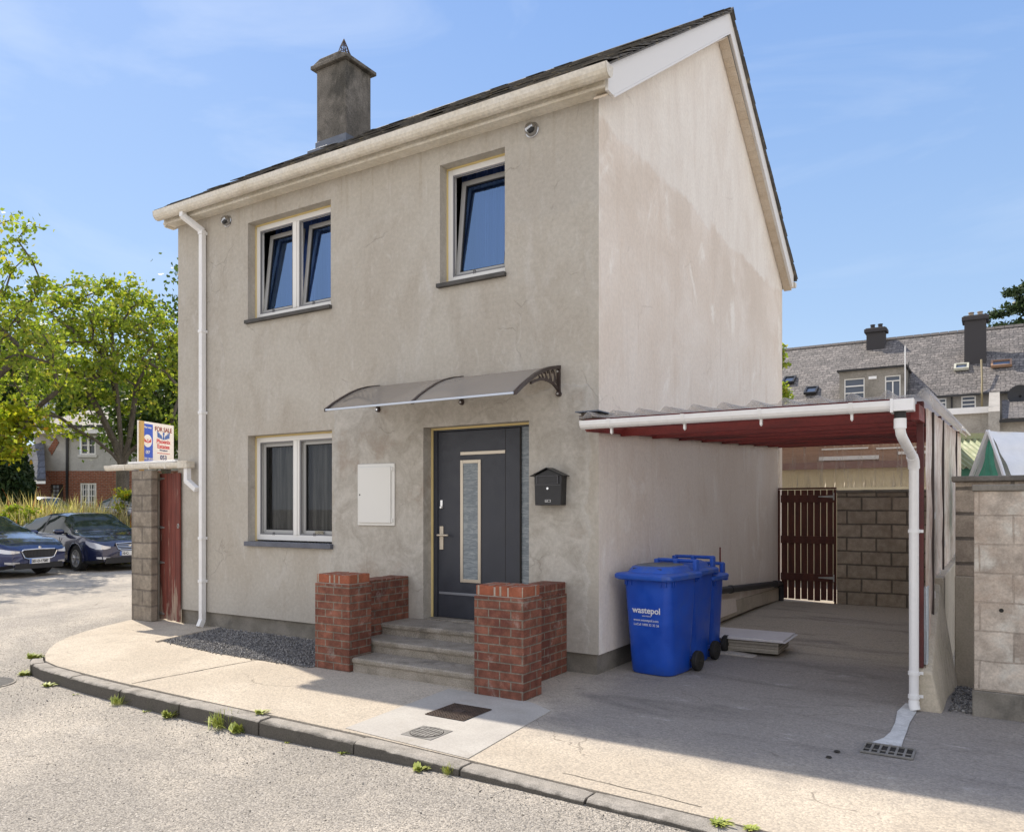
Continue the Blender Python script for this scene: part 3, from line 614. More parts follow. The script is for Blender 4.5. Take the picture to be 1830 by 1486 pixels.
# roof slabs with individual slates on the street slope and ridge
rf = MB(); XO = .2
sl_ = (RZ-EZ)/(RY-EY)
for (y0, z0, y1, z1) in ((EY, EZ, RY, RZ), (2*RY-EY, EZ, RY, RZ)):
    a = [(HL-.12, y0), (XO, y0), (XO, y1), (HL-.12, y1)]
    v = [(a[0][0], y0, z0-.03), (a[1][0], y0, z0-.03), (a[2][0], y1, z1-.03), (a[3][0], y1, z1-.03)]
    v2 = [(p[0], p[1], p[2]+.02) for p in v]
    rf.hexa(v+v2)
cs, sn = math.cos(math.atan(sl_)), math.sin(math.atan(sl_)); SL = math.hypot(RY-EY, RZ-EZ)
for side in (0, 1):
    row = 0; q = 0.
    while q < SL-.02:
        x = HL-.13-(.15 if row % 2 else 0)
        while x < XO-.02:
            x0 = max(x, HL-.13); x1 = min(x+.295, XO+random.uniform(-.004, .012)); lift = random.uniform(0, .012)+(.016 if random.random() < .1 else 0)
            q0, q1 = q-random.uniform(0, .012), min(q+.36, SL)
            def P(xx, qq, h): 
                yy = EY+cs*qq-sn*h; zz = EZ+sn*qq+cs*h
                return (xx, yy if side == 0 else 2*RY-yy, zz)
            th = .009
            v = [P(x0, q0, .008+lift), P(x1, q0, .008+lift), P(x1, q1, -.006), P(x0, q1, -.006), P(x0, q0, .008+lift+th), P(x1, q0, .008+lift+th), P(x1, q1, .0), P(x0, q1, .0)]
            rf.hexa(v if side == 0 else [v[1], v[0], v[3], v[2], v[5], v[4], v[7], v[6]])
            x += .30
        q += .19; row += 1
x = HL-.13
while x < XO:
    rf.prism([(RY-.13, RZ-.075), (RY, RZ+.035), (RY+.13, RZ-.075), (RY+.11, RZ-.085), (RY, RZ+.012), (RY-.11, RZ-.085)], 'x', x, min(x+.44, XO+.015)); x += .45
roof = rf.build('roof', M_ROOF, house, recalc=True)
# verges (gable boards), soffit, fascia, gutters
for X0, X1, nm in ((.135, .165, 'bargeboard'), (HL-.11, HL-.08, 'bargeboard')):
    bb = MB()
    for s_ in (0, 1):
        yy = lambda y: y if s_ == 0 else 2*RY-y
        pts = [(yy(EY+.10), EZ+sl_*.10-.035), (RY, RZ-.035), (RY, RZ-.035-.27), (yy(EY+.02), EZ-.035-.27+sl_*.02+.02)]
        pts = [(yy(-.14), EZ-.02+sl_*.13), (RY, RZ-.03), (RY, RZ-.30), (yy(.0), EZ-.18+sl_*.0), (yy(-.14), EZ-.18)]
        bb.prism(pts, 'x', X0, X1); 
        e = [(yy(-.02), EZ-.20), (RY, RZ-.315), (RY, RZ-.29), (yy(-.02), EZ-.175)]
        if X0 > 0: bb.prism(e, 'x', X1, X1+.012)
    bb.build(nm, material('bargeboard_white', None, (.74, .725, .70), .45) if X0 > 0 else M_UPVC_OLD, house, recalc=True)
sf = MB()
for s_ in (0, 1):
    y = lambda v: v if s_ == 0 else 2*RY-v
    n = 34
    for i in range(n):
        t0, t1 = i/n, (i+1)/n; ya, yb = -.12+t0*(RY+.12), -.12+t1*(RY+.12); z0, z1 = EZ-.2+sl_*(ya+.12)*.985, EZ-.2+sl_*(yb+.12)*.985
        yb2 = yb-.006
        q = [(.005, y(ya), z0-.02), (.135, y(ya), z0-.02), (.135, y(yb2), z1-.02), (.005, y(yb2), z1-.02)]
        q2 = [(a, b, c+.02) for a, b, c in q]
        if i % 10 == 6: yb2 = ya+(yb-ya)*.72; z1 = z0+(z1-z0)*.72
        sf.hexa(q+q2)
sf.build('verge_soffit', mottle('soffit_cream', (.62, .52, .40), (.68, .59, .48), 5, .6), house, recalc=True)
fb = MB(); fb.box(HL-.10, .135, -.155, -.135, EZ-.155, EZ-.02); fb.box(HL-.10, .135, -.165, -.155, EZ-.155, EZ-.125)
fb.box(HL-.10, .135, -.135, 0, EZ-.15, EZ-.135); fb.build('fascia', M_UPVC_OLD, house, bevel=.003)
def gutter(mb, x0, x1, yb, zt, wd=.12, dp=.09, sgn=-1, t=.004):
    """trough along x, wall side at yb, opening upwards"""
    pr_ = []
    for k in range(9):
        a = math.pi*k/8; pr_.append((yb+sgn*wd/2-math.cos(a)*-sgn*-1*wd/2*1.0, zt-math.sin(a)**.7*dp))
    outer = [(p[0], p[1]) for p in pr_]
    cy = yb+sgn*wd/2
    inner = [(cy+(p[0]-cy)*(1-2*t/wd), zt-(zt-p[1])*(1-t/dp)) for p in reversed(outer)]
    inner[0] = (inner[0][0], zt); inner[-1] = (inner[-1][0], zt)
    n = len(outer)
    for k in range(n-1):
        a, b = outer[k], outer[k+1]; c, d = inner[n-1-k], inner[n-2-k]
        mb.add([(x0, a[0], a[1]), (x1, a[0], a[1]), (x1, b[0], b[1]), (x0, b[0], b[1]), (x0, c[0], c[1]), (x1, c[0], c[1]), (x1, d[0], d[1]), (x0, d[0], d[1])],
               [(0, 1, 2, 3), (7, 6, 5, 4)] + ([(0, 4, 5, 1)] if k == 0 else []) + ([(3, 2, 6, 7)] if k == n-2 else []) + [(0, 3, 7, 4), (1, 5, 6, 2)])
    return outer
def endcap(mb, x, outer, th=.006): mb.prism(outer, 'x', x-th, x+th)
gt = MB(); o_ = gutter(gt, HL-.12, .22, -.16, EZ-.005, .15, .115); endcap(gt, HL-.12, o_); endcap(gt, .22, o_)
for x in (-5.2, -3.4, -1.7): gt.prism([(p[0]*1.0-.002 if p[0] < -.2 else p[0], p[1]-.003) for p in o_], 'x', x, x+.05) if False else None
gt.build('gutter', M_UPVC_OLD, house, recalc=True)
g2 = MB(); o_ = gutter(g2, HL-.12, .19, 2*RY+.12, EZ-.08, .12, .09, 1); endcap(g2, .19, o_); g2.build('gutter', M_UPVC_OLD, house, recalc=True)
# square section downpipe with offset
def sq(mb, path, w_):
    for i in range(len(path)-1):
        a, b = Vector(path[i]), Vector(path[i+1]); d = (b-a).normalized(); rt = Vector((1, 0, 0)) if abs(d.x) < .9 else Vector((0, 0, 1)); up = rt.cross(d).normalized(); rt = d.cross(up)
        a2 = a-d*w_*.18 if i else a; b2 = b+d*w_*.18 if i < len(path)-2 else b
        q = [(-1, -1), (1, -1), (1, 1), (-1, 1)]; v = [a2+rt*x*w_/2+up*y*w_/2 for x, y in q]+[b2+rt*x*w_/2+up*y*w_/2 for x, y in q]
        mb.hexa([tuple(p) for p in v])
dp = MB(); sq(dp, [(-6.06, -.235, EZ-.01), (-6.06, -.235, EZ-.16), (-5.895, -.055, EZ-.34), (-5.895, -.055, .09)], .068)
sq(dp, [(-5.895, -.055, .10), (-5.895, -.10, .005)], .07)
for z in (5.33, 4.0, 2.9, 1.2, .62): dp.box(-5.937, -5.853, -.098, -.0, z-.02, z+.02)
dp.build('downpipe', M_WHITE, house, bevel=.004, recalc=True)
# chimney
ch = MB(); CX0, CX1, CY0, CY1 = -6.50, -5.83, 2.62, 3.22
ch.box(CX0, CX1, CY0, CY1, 7.2, 8.98)
chim = ch.build('chimney', M_CHIM, house, bevel=.012)
cc = MB(); cc.box(CX0-.08, CX1+.07, CY0-.07, CY1+.07, 8.98, 9.045); cc.prism([(CX0-.07, 9.045), (CX1+.06, 9.045), (CX1-.12, 9.12), (CX0+.12, 9.12)], 'y', CY0-.05, CY1+.05)
cc.build('chimney_cap', M_CHIM, chim, bevel=.012)
fl = MB(); fl.box(CX0-.015, CX1+.015, CY0-.02, CY1+.02, 7.3, 7.76); fl.box(CX0-.10, CX1+.06, CY0-.12, CY0, 7.48, 7.60)
fl.build('lead_flashing', M_LEAD, chim, bevel=.006)
pt = MB(); pc_ = ((CX0+CX1)/2, (CY0+CY1)/2, 0); pt.lathe([(.10, 9.05), (.10, 9.2), (.115, 9.21), (.115, 9.24), (.09, 9.25)], pc_); pt.build('chimney_pot', M_POT, chim)
cw = MB()
for k in range(10):
    a = 2*math.pi*k/10; cw.tube([(pc_[0]+.10*math.cos(a), pc_[1]+.10*math.sin(a), 9.22), (pc_[0]+.115*math.cos(a), pc_[1]+.115*math.sin(a), 9.27), (pc_[0]+.06*math.cos(a), pc_[1]+.06*math.sin(a), 9.42), (pc_[0], pc_[1], 9.56)], .007, 5)
for zz, rr in ((9.27, .118), (9.3, .11), (9.42, .062)):
    cw.tube([(pc_[0]+rr*math.cos(2*math.pi*k/16), pc_[1]+rr*math.sin(2*math.pi*k/16), zz) for k in range(17)], .007, 5, caps=False)
cw.build('wire_cowl', M_IRON, chim)
# windows
def window(w_, label, lights, tilt=0., curtain=M_CURT_B, sill=M_SILLD, sill_t=.035, sill_z=0., yf=.13, sx=(.02, .045)):
    x0, x1, z0, z1 = w_
    fr = MB(); F = .062; T = .075
    z0f = z0+sill_z
    edges = [x0+.015, x1-.005]
    fr.box(edges[0], edges[0]+F, yf, yf+T, z0f, z1-.02); fr.box(edges[1]-F, edges[1], yf, yf+T, z0f, z1-.02)
    fr.box(edges[0]+F, edges[1]-F, yf, yf+T, z0f, z0f+F+.01); fr.box(edges[0]+F, edges[1]-F, yf, yf+T, z1-.02-F, z1-.02)
    inner = [(edges[0]+F, edges[1]-F)]
    if lights == 2:
        mxx = edges[0]+(edges[1]-edges[0])*.5; fr.box(mxx-.055, mxx+.055, yf-.003, yf+T, z0f+F+.01, z1-.02-F); inner = [(edges[0]+F, mxx-.055), (mxx+.055, edges[1]-F)]
        fr.box(mxx-.02, mxx+.02, yf-.012, yf-.003, z0f+F+.01, z1-.02-F)
    wo_ = fr.build('window', M_FRAME, house, bevel=.004); wo_['label'] = label
    cf = MB(); cf.box(x0, x0+.015, yf-.008, yf+.02, z0, z1); cf.box(x0+.015, x1, yf-.008, yf+.02, z1-.02, z1); cf.build('foam_edge', M_CREAM, wo_)
    for (a, b) in inner:
        zb, zt = z0f+F+.01, z1-.02-F
        sc = MB(); s_ = .018
        for q in ((a, a+s_, zb, zt), (b-s_, b, zb, zt), (a+s_, b-s_, zb, zb+s_), (a+s_, b-s_, zt-s_, zt)): sc.box(q[0], q[1], yf+.006, yf+.022, q[2], q[3])
        xm = a+(b-a)*.42; sc.box(xm-.014, xm-.009, yf-.006, yf+.006, zb-.006, zb+.03); sc.box(xm+.009, xm+.014, yf-.006, yf+.006, zb-.006, zb+.03); sc.box(xm-.014, xm+.014, yf-.006, yf+.006, zb+.026, zb+.032)
        sc.build('screen_frame', M_SCREEN, wo_)
        sh = MB(); M = Matrix.Translation((0, yf+.045, zb)) @ Matrix.Rotation(-tilt, 4, 'X'); sh.T = M; S = .058; h = zt-zb
        for q in ((a+.004, a+S, .004, h-.004), (b-S, b-.004, .004, h-.004), (a+S, b-S, .004, S), (a+S, b-S, h-S, h-.004)): sh.box(q[0], q[1], 0, .055, q[2], q[3])
        so_ = sh.build('sash', M_SASH, wo_, bevel=.004)
        gk = MB(); gk.T = M; G = .012
        for q in ((a+S, a+S+G, S, h-S), (b-S-G, b-S, S, h-S), (a+S+G, b-S-G, S, S+G), (a+S+G, b-S-G, h-S-G, h-S)): gk.box(q[0], q[1], .014, .03, q[2], q[3])
        gk.build('gasket', M_GASKET, so_)
        gl = MB(); gl.T = M; gl.quad((a+S, .026, S), (b-S, .026, S), (b-S, .026, h-S), (a+S, .026, h-S)); gl.build('pane', M_GLASS if curtain is M_CURT_B else M_GLASS2, so_)
    cu = MB(); n = 90; A = x0-.1; B = x1+.1
    cu.grid(lambda u, v: (A+(B-A)*u, yf+(.42 if curtain is M_CURT_B else .16)+.02*math.sin(u*n*.55+math.sin(u*17))+.01*math.sin(u*n*1.3), z0-.05+(z1-z0+.2)*v), n*3, 1)
    cu.build('curtain', curtain, wo_, angle=180)
    rm = MB(); rx0, rx1, ry0, ry1, rz0, rz1 = x0-.5, x1+.5, yf+.13, 2.2, z0-.6, z1+.12
    rm.quad((rx0, ry1, rz0), (rx1, ry1, rz0), (rx1, ry1, rz1), (rx0, ry1, rz1)); rm.quad((rx0, ry0, rz0), (rx0, ry1, rz0), (rx0, ry1, rz1), (rx0, ry0, rz1)); rm.quad((rx1, ry1, rz0), (rx1, ry0, rz0), (rx1, ry0, rz1), (rx1, ry1, rz1))
    rm.quad((rx0, ry0, rz0), (rx1, ry0, rz0), (rx1, ry1, rz0), (rx0, ry1, rz0)); rm.quad((rx0, ry0, rz1), (rx0, ry1, rz1), (rx1, ry1, rz1), (rx1, ry0, rz1)); rm.build('room', M_ROOM, wo_)
    si_ = MB(); si_.box(x0-.02, x1+.02, -.05, yf+.0, z0-sill_t+sill_z*.3, z0+.004+sill_z*.3)
    si_.build('sill', sill, wo_, bevel=.004)
    return wo_
window(WUL, 'upper double window with both sashes tilted open', 2, R(6.5), sill_t=.04, sill_z=.045)
window(WUR, 'upper single window with its sash tilted open', 1, R(6.5), sill_t=.04, sill_z=.045)
wg = window(WGL, 'ground floor double window, closed, above a blue grey sill', 2, 0, M_CURT_D, M_SILL, .055, .03)
cl = MB(); cl.box(-3.98, -3.83, .155, .157, 1.275, 1.325); stk = cl.build('window_sticker', material('sticker_beige', None, (.36, .33, .25), .6), wg)
text('CCTV', .045, frame((-3.93, .1545, 1.285), (1, 0, 0), (0, 0, 1)), M_GASKET, stk, 'sticker_lettering')
# front door
YD = .16
dr = MB(); dr.box(-2.055, -.985, YD, YD+.06, .40, 2.455)
door = dr.build('front_door', M_DOOR, house, bevel=.003)
df = MB(); df.box(-2.115, -2.06, YD-.01, YD+.08, .385, 2.475); df.box(-2.06, -.80, YD-.01, YD+.08, 2.46, 2.478); df.build('door_frame', M_DOOR, door, bevel=.003)
ce = MB(); ce.box(-2.14, -2.115, YD-.02, YD+.02, .385, 2.50); ce.box(-2.115, -.78, YD-.025, YD+.02, 2.478, 2.50); ce.build('foam_edge', M_CREAM, door)
gv = MB(); gv.box(-1.167, -1.163, YD-.0015, YD+.001, .42, 2.45); gv.box(-.987, -.975, YD-.002, YD+.02, .40, 2.46); gv.build('door_groove', M_DARK, door)
def ring(mb, x0, x1, z0, z1, t, y0, y1):
    mb.box(x0, x0+t, y0, y1, z0, z1); mb.box(x1-t, x1, y0, y1, z0, z1); mb.box(x0+t, x1-t, y0, y1, z0, z0+t); mb.box(x0+t, x1-t, y0, y1, z1-t, z1)
tr_ = MB(); ring(tr_, -1.745, -1.475, .80, 2.135, .036, YD-.012, YD); tr_.build('glass_trim', M_STEEL, door, bevel=.002)
gl = MB(); gl.box(-1.709, -1.511, YD-.004, YD-.001, .836, 2.10); gl.build('door_glass', M_FROST, door)
b1 = MB(); b1.box(-1.745, -1.165, YD-.01, YD, 2.19, 2.225); b1.build('trim_bar', M_STEEL, door, bevel=.002)
b2 = MB(); b2.box(-2.04, -1.2, YD-.006, YD, .655, .682); b2.build('trim_bar', material('dull_steel', None, (.30, .32, .36), .4, .5), door, bevel=.002)
hd = MB(); hd.box(-2.027, -1.977, YD-.014, YD, 1.15, 1.41); hd.box(-2.01, -1.99, YD-.05, YD-.014, 1.30, 1.322); hd.tube([(-2.03, YD-.055, 1.311), (-1.88, YD-.055, 1.311)], .011, 10)
hd.build('door_handle', M_STEEL, door, bevel=.002)
lk = MB(); lk.box(-2.015, -1.985, YD-.016, YD, 1.605, 1.70); lk.lathe([(.014, 0), (.014, .012), (.008, .014)], (-2.0, YD-.03, 1.62), 12, 'y'); lk.build('door_lock', M_CHROME, door, bevel=.002)
sg = MB(); sg.box(-.975, -.80, YD+.02, YD+.028, .40, 2.46); sg.build('side_glass', M_FROST, door)
th = MB(); th.box(-2.13, -.79, .02, .24, .365, .395); th.build('threshold', M_STEP, door, bevel=.006)
rm = MB(); rm.box(-2.5, -.4, .27, .31, .2, 2.7); rm.build('hall_backing', M_ROOM, house)
# round steel vents
for (vx, vz) in ((-5.44, 5.42), (-.74, 5.43)):
    ve = MB(); ve.lathe([(.078, 0), (.078, .008), (.066, .012), (.062, .05), (.045, .078), (.0, .09)][::1], (vx, 0, vz), 28, 'y')
    ve.T = None
    for i, q in enumerate(ve.v): ve.v[i] = (q[0], -q[1], q[2])
    vo = ve.build('vent', material('vent_steel', None, (.42, .42, .43), .18, 1), house, recalc=True)
    h2 = MB(); h2.T = Matrix.Translation((vx+.014, -.062, vz-.022)) @ Matrix.Diagonal((1.15, 1.1, .85, 1)); h2.lathe([(.0, -.022), (.03, -.018), (.042, 0), (.03, .02), (0, .022)], (0, 0, 0), 16, 'y'); h2.build('vent_opening', M_GASKET, vo, recalc=True)

# ---------------------------------------------------------------- things on the front wall
mbx = thing('meter_box', 'white electricity meter box set in the wall left of the front door', 'meter box', (-2.82, 0, 1.41))
a = MB(); a.box(-.28, .28, -.02, .0, 0, .71); a.build('box_frame', M_BOXWHITE, mbx, bevel=.006)
a = MB(); a.box(-.255, .235, -.034, -.022, .03, .675); dd = a.build('box_door', M_BOXWHITE, mbx, bevel=.01)
a = MB(); a.lathe([(.009, 0), (.009, .003)], (-.232, -.037, .355), 12, 'y'); a.build('keyhole', M_GASKET, dd)
for z in (.62, .04): a = MB(); a.box(.238, .262, -.03, -.02, z, z+.045); a.build('hinge', M_BOXWHITE, dd, bevel=.003)
ml = thing('mailbox', 'black house shaped metal mailbox on the wall right of the door', 'mailbox', (-.50, 0, 1.64))
a = MB(); a.prism([(-.145, 0), (.145, 0), (.155, .29), (0, .355), (-.155, .29)], 'y', -.11, 0); mbod = a.build('box_body', M_BLACK, ml, bevel=.004, recalc=True)
a = MB()
for s_ in (-1, 1): a.prism([(0, .362), (s_*.185, .283), (s_*.185, .291), (0, .372)], 'y', -.145, 0)
a.build('box_roof', M_BLACK, ml, bevel=.002, recalc=True)
a = MB(); a.box(-.115, .115, -.122, -.11, .215, .285); a.build('letter_flap', M_BLACK, ml, bevel=.004)
a = MB(); ring(a, -.12, .12, .21, .29, .005, -.126, -.111); a.box(-.14, .14, -.113, -.109, .197, .201); a.build('flap_rim', material('worn_edge', None, (.10, .10, .11), .5), ml)
a = MB(); a.lathe([(.012, 0), (.012, .006), (.007, .008)], (0, -.118, .165), 14, 'y'); a.build('box_lock', M_CHROME, ml, recalc=True)
a = MB(); a.box(-.03, .034, -.114, -.109, .03, .055); nt_ = a.build('name_tag', material('tag_silver', None, (.45, .45, .45), .4), ml)
a = MB(); a.box(.004, .026, -.1155, -.113, .034, .051); a.box(-.024, -.004, -.1155, -.113, .042, .05); a.build('tag_mark', M_GASKET, nt_)

can = thing('door_canopy', 'curved tinted plastic canopy on dark brown brackets above the front door', 'canopy', (-1.61, 0, 2.74))
ARC = [(0, .27), (-.18, .235), (-.33, .19), (-.46, .135), (-.60, .06), (-.72, -.01), (-.80, -.065), (-.84, -.09)]
def arcpt(t):
    t *= len(ARC)-1; i = min(int(t), len(ARC)-2); f = t-i; return (ARC[i][0]*(1-f)+ARC[i+1][0]*f, ARC[i][1]*(1-f)+ARC[i+1][1]*f)
a = MB(); a.grid(lambda u, v: (-1.17+2.34*u, *arcpt(v)), 2, 21, True); a.build('canopy_sheet', M_POLY, can, angle=180, solid=.006)
a = MB(); a.box(-1.17, 1.17, ARC[-1][0]-.012, ARC[-1][0]+.012, ARC[-1][1]-.012, ARC[-1][1]+.008); a.build('front_trim', material('pale_blue_alu', None, (.55, .60, .68), .35, .4), can, bevel=.003)
BP = MB()
def bracket(x):
    a = MB(); t = .018
    N = 14
    for k in range(N):
        (y0, z0), (y1, z1) = arcpt(k/N), arcpt((k+1)/N)
        a.hexa([(x-t, y0, z0-.02), (x+t, y0, z0-.02), (x+t, y1, z1-.02), (x-t, y1, z1-.02), (x-t, y0, z0+.014), (x+t, y0, z0+.014), (x+t, y1, z1+.014), (x-t, y1, z1+.014)])
    lo = [(-.005, .02), (-.06, .055), (-.14, .09), (-.24, .105), (-.36, .10), (-.47, .07), (-.56, .035)]
    for k in range(len(lo)-1):
        (y0, z0), (y1, z1) = lo[k], lo[k+1]; tt = .011
        a.hexa([(x-tt, y0, z0-.012), (x+tt, y0, z0-.012), (x+tt, y1, z1-.012), (x-tt, y1, z1-.012), (x-tt, y0, z0+.012), (x+tt, y0, z0+.012), (x+tt, y1, z1+.012), (x-tt, y1, z1+.012)])
    a.box(x-.016, x+.016, -.03, 0, -.01, .28); a.lathe([(.024, -.035), (.028, -.02), (.028, 0)], (x, 0, 0), 16, 'y')
    for i, (yy, hh) in enumerate(((-.10, .10), (-.19, .085), (-.27, .065), (-.34, .045), (-.40, .03))):     # scroll work
        zb = .085+.0; top = arcpt_z(yy)-.018; r_ = hh*.24
        a.tube([(x, yy-.01, zb+.005), (x, yy+.005, zb+(top-zb)*.45), (x, yy-.012, top-r_*1.2), (x, yy-.012-r_, top-r_*.4), (x, yy-.012-2*r_, top-r_*1.2), (x, yy-.012-1.4*r_, top-r_*2)], .008, 6)
        a.tube([(x, yy+.035, zb+.01), (x, yy+.012, zb+(top-zb)*.55)], .008, 6)
    b_ = a.build('bracket', M_BRONZE, can, recalc=True)
    for z in (.0, .22):
        c = MB(); c.lathe([(.012, -.006), (.012, 0)], (x, -.034, z), 10, 'y'); c.build('screw', M_CHROME, b_, recalc=True)
def arcpt_z(y):
    for k in range(len(ARC)-1):
        if ARC[k][0] >= y >= ARC[k+1][0]: f = (y-ARC[k][0])/(ARC[k+1][0]-ARC[k][0]); return ARC[k][1]*(1-f)+ARC[k+1][1]*f
    return 0
for x in (-1.18, .0, 1.18): bracket(x)

# ---------------------------------------------------------------- steps and brick wing walls
stp = thing('concrete_steps', 'three worn concrete steps up to the front door', 'steps', (-1.4, 0, 0))
for (yf_, z0, z1, x0, x1) in ((-1.12, 0, .14, -.745, .795), (-.80, .14, .265, -.94, 1.05), (-.47, .265, .385, -.94, 1.05)):
    a = MB(); n = 30
    def nose(u, v, yf_=yf_, z0=z0, z1=z1, x0=x0, x1=x1): return None
    a.box(x0, x1, yf_+.02, -.002, z0-.02*(z0 > 0), z1-.055)
    # slab with a slightly broken nose and tooled grooves
    xs_ = [x0+(x1-x0)*i/60 for i in range(61)]; prof = []
    for x in xs_:
        gdip = .003 if (round(x*50) % 5 == 0) else 0
        j = random.uniform(0, .007)+(.012 if random.random() < .05 else 0)
        prof.append([(x, yf_+.01+j*.5, z1-.055), (x, yf_+j*.4, z1-.04), (x, yf_+j*.6, z1-.012-j*.4), (x, yf_+.012+j, z1-j*.3), (x, yf_+.05, z1-gdip), (x, -.002, z1-gdip)])
    v = [p for s_ in prof for p in s_]; f = []
    for i in range(60):
        for q in range(5): f.append((i*6+q, (i+1)*6+q, (i+1)*6+q+1, i*6+q+1))
    f += [tuple(range(6)), tuple(60*6+q for q in range(6))[::-1]]
    a.add(v, f); a.build('step', M_STEP, stp, angle=35, recalc=True)
def wing(label, px0, px1, py0, py1, wx0, wx1, rz):
    t = thing('brick_wall', label, 'brick wall', (0, 0, 0), group=None)
    a = MB(); a.box(px0, px1, py0, py1, 0, .855); a.build('pillar', M_BRICK, t, bevel=.004)
    c = MB(); m = (px1-px0+.0)
    w_ = (px1-px0)
    for (xa, xb) in ((px0+.012, px0+.012+w_*.36), (px0+.03+w_*.36, px0+w_*.66), (px0+.014+w_*.66, px1-.012)):
        c.hexa([(xa, py0+.012, .862), (xb, py0+.012, .862), (xb, py1-.012, .862), (xa, py1-.012, .862), (xa, py0+.012, .948), (xb, py0+.012, .95), (xb, py1-.012, .952), (xa, py1-.012, .95)])
    c.build('pillar_cap', M_CAPBRICK, t, bevel=.006)
    q = MB(); q.box(px0+.016, px1-.016, py0+.016, py1-.016, .855, .938); q.build('cap_mortar', material('cap_mortar', None, (.38, .33, .28), .9), t)
    a = MB(); a.box(wx0, wx1, py1, -.003, 0, rz-.11); a.build('low_wall', M_BRICK, t, bevel=.004)
    c = MB(); y = py1+.004; 
    while y < -.07: c.box(wx0-.003, wx1+.003, y, min(y+.066, -.004), rz-.107, rz+random.uniform(-.004, .004)); y += .075
    c.build('soldier_course', M_BRICK, t, bevel=.005)
    q = MB(); q.box(wx0+.006, wx1-.006, py1, -.004, rz-.11, rz-.008); q.build('coping_mortar', MATS['cap_mortar'], t)
    return t
wing('red brick pillar with a low wing wall on the left side of the steps', -2.62, -2.15, -1.15, -.83, -2.60, -2.345, .85)
wing('red brick pillar with a low wing wall on the right side of the steps, mortar stained pale', -.60, -.10, -1.235, -.93, -.595, -.345, .885)

# ================================================================ CARPORT
cp = thing('carport', 'lean-to carport with a clear corrugated roof, dark red timbers and a film covered side', 'carport', (0, 0, 0))
RS = .047; CXR = 2.80
def cz(y): return 2.385+RS*(y+.4)
a = MB()
def corr(u): # rounded ribs on flats
    p = (u/.245) % 1.0; d = abs(p-.5)
    return .045*max(0, math.cos(min(d/.2, 1)*math.pi/2))**1.2
NX = 12*16
a.grid(lambda u, v: (-.005+(CXR+.06)*u, -.47+7.72*v, cz(-.47+7.72*v)+.055+corr((CXR+.06)*u)), NX, 8)
a.build('roof_sheet', M_CLEAR, cp, angle=60, solid=.003)
for y in [-.30, .5, 1.35, 2.2, 3.05, 3.9, 4.75, 5.6, 6.45, 7.17]:
    a = MB(); h = .13 if y > -.2 else .10
    a.box(.01, CXR-.101, y-.016, y+.016, cz(y)-h+.04, cz(y)+.045); a.build('purlin', M_REDWOOD, cp, bevel=.004)
a = MB(); a.hexa([(.005, -.28, cz(-.28)-.07), (.05, -.28, cz(-.28)-.07), (.05, 7.15, cz(7.15)-.07), (.005, 7.15, cz(7.15)-.07), (.005, -.28, cz(-.28)+.04), (.05, -.28, cz(-.28)+.04), (.05, 7.15, cz(7.15)+.04), (.005, 7.15, cz(7.15)+.04)]); a.build('wall_plate', M_REDWOOD, cp)
a = MB(); a.hexa([(CXR-.10, -.28, cz(-.28)-.12), (CXR-.04, -.28, cz(-.28)-.12), (CXR-.04, 7.15, cz(7.15)-.12), (CXR-.10, 7.15, cz(7.15)-.12), (CXR-.10, -.28, cz(-.28)-.0), (CXR-.04, -.28, cz(-.28)-.0), (CXR-.04, 7.15, cz(7.15)), (CXR-.10, 7.15, cz(7.15))]); a.build('side_beam', M_REDWOOD, cp, bevel=.004)
a = MB(); a.box(.0, 2.62, -.335, -.312, cz(-.3)-.045, cz(-.3)+.03); a.build('front_board', M_REDWOOD, cp, bevel=.003)
a = MB(); a.box(-.06, .13, -.30, -.02, 2.435, 2.475); a.box(-.05, .10, -.28, -.03, 2.478, 2.498); a.build('packing_timber', material('weathered_timber', None, (.17, .14, .12), .9), cp, bevel=.004)
a = MB(); a.box(-.08, .16, -.34, -.0, 2.50, 2.51); a.build('lead_strip', M_LEAD, cp)
for y in (.235, 2.5, 4.8, 7.0):
    a = MB(); zb = .34 if y < 1 else .9
    a.box(CXR-.095, CXR-.045, y-.04, y+.04, zb, cz(y)+.05); a.build('post', mottle('maroon_post_paint', (.075, .014, .014), (.11, .022, .02), 4, .55, grain=40), cp, bevel=.004)
# gutter with brackets
a = MB(); o_ = gutter(a, .03, 2.60, -.35, 2.405, .115, .075); endcap(a, .03, o_); a.box(2.60, 2.74, -.475, -.345, 2.325, 2.412); a.box(2.585, 2.605, -.485, -.338, 2.315, 2.416)
gut = a.build('gutter', M_WHITE, cp, bevel=.003, recalc=True)
for x in (.30, .98, 1.62, 2.30):
    a = MB(); pr_ = [(-.345+(p[0]+.35)*1.0, p[1]) for p in o_]; cy = sum(p[0] for p in o_)/len(o_)
    a.prism([(cy+(p[0]-cy)*1.09, 2.408+(p[1]-2.405)*1.09) for p in o_], 'x', x, x+.028); a.box(x+.004, x+.022, -.40, -.37, 2.285, 2.34); a.lathe([(.011, -.004), (.011, .004)], (x+.013, -.385, 2.285), 10, 'x')
    a.build('gutter_bracket', M_WHITE, gut, recalc=True)
ob = MB(); ob.lathe([(.040, 2.24), (.040, 2.33)], (2.645, -.405, 0), 18); ob.build('outlet_sleeve', M_GASKET, gut)
a = MB()
pth = [(2.645, -.405, 2.27), (2.645, -.405, 2.20), (2.648, -.39, 2.165), (2.655, -.35, 2.135), (2.68, .06, 2.035), (2.688, .13, 1.995), (2.69, .155, 1.95), (2.69, .16, .02)]
a.tube(pth, .036, 20); a.tube([(2.645, -.405, 2.275), (2.645, -.405, 2.20)], .043, 20); a.tube([(2.682, .09, 2.022), (2.689, .135, 1.985), (2.69, .158, 1.93)], .043, 20)
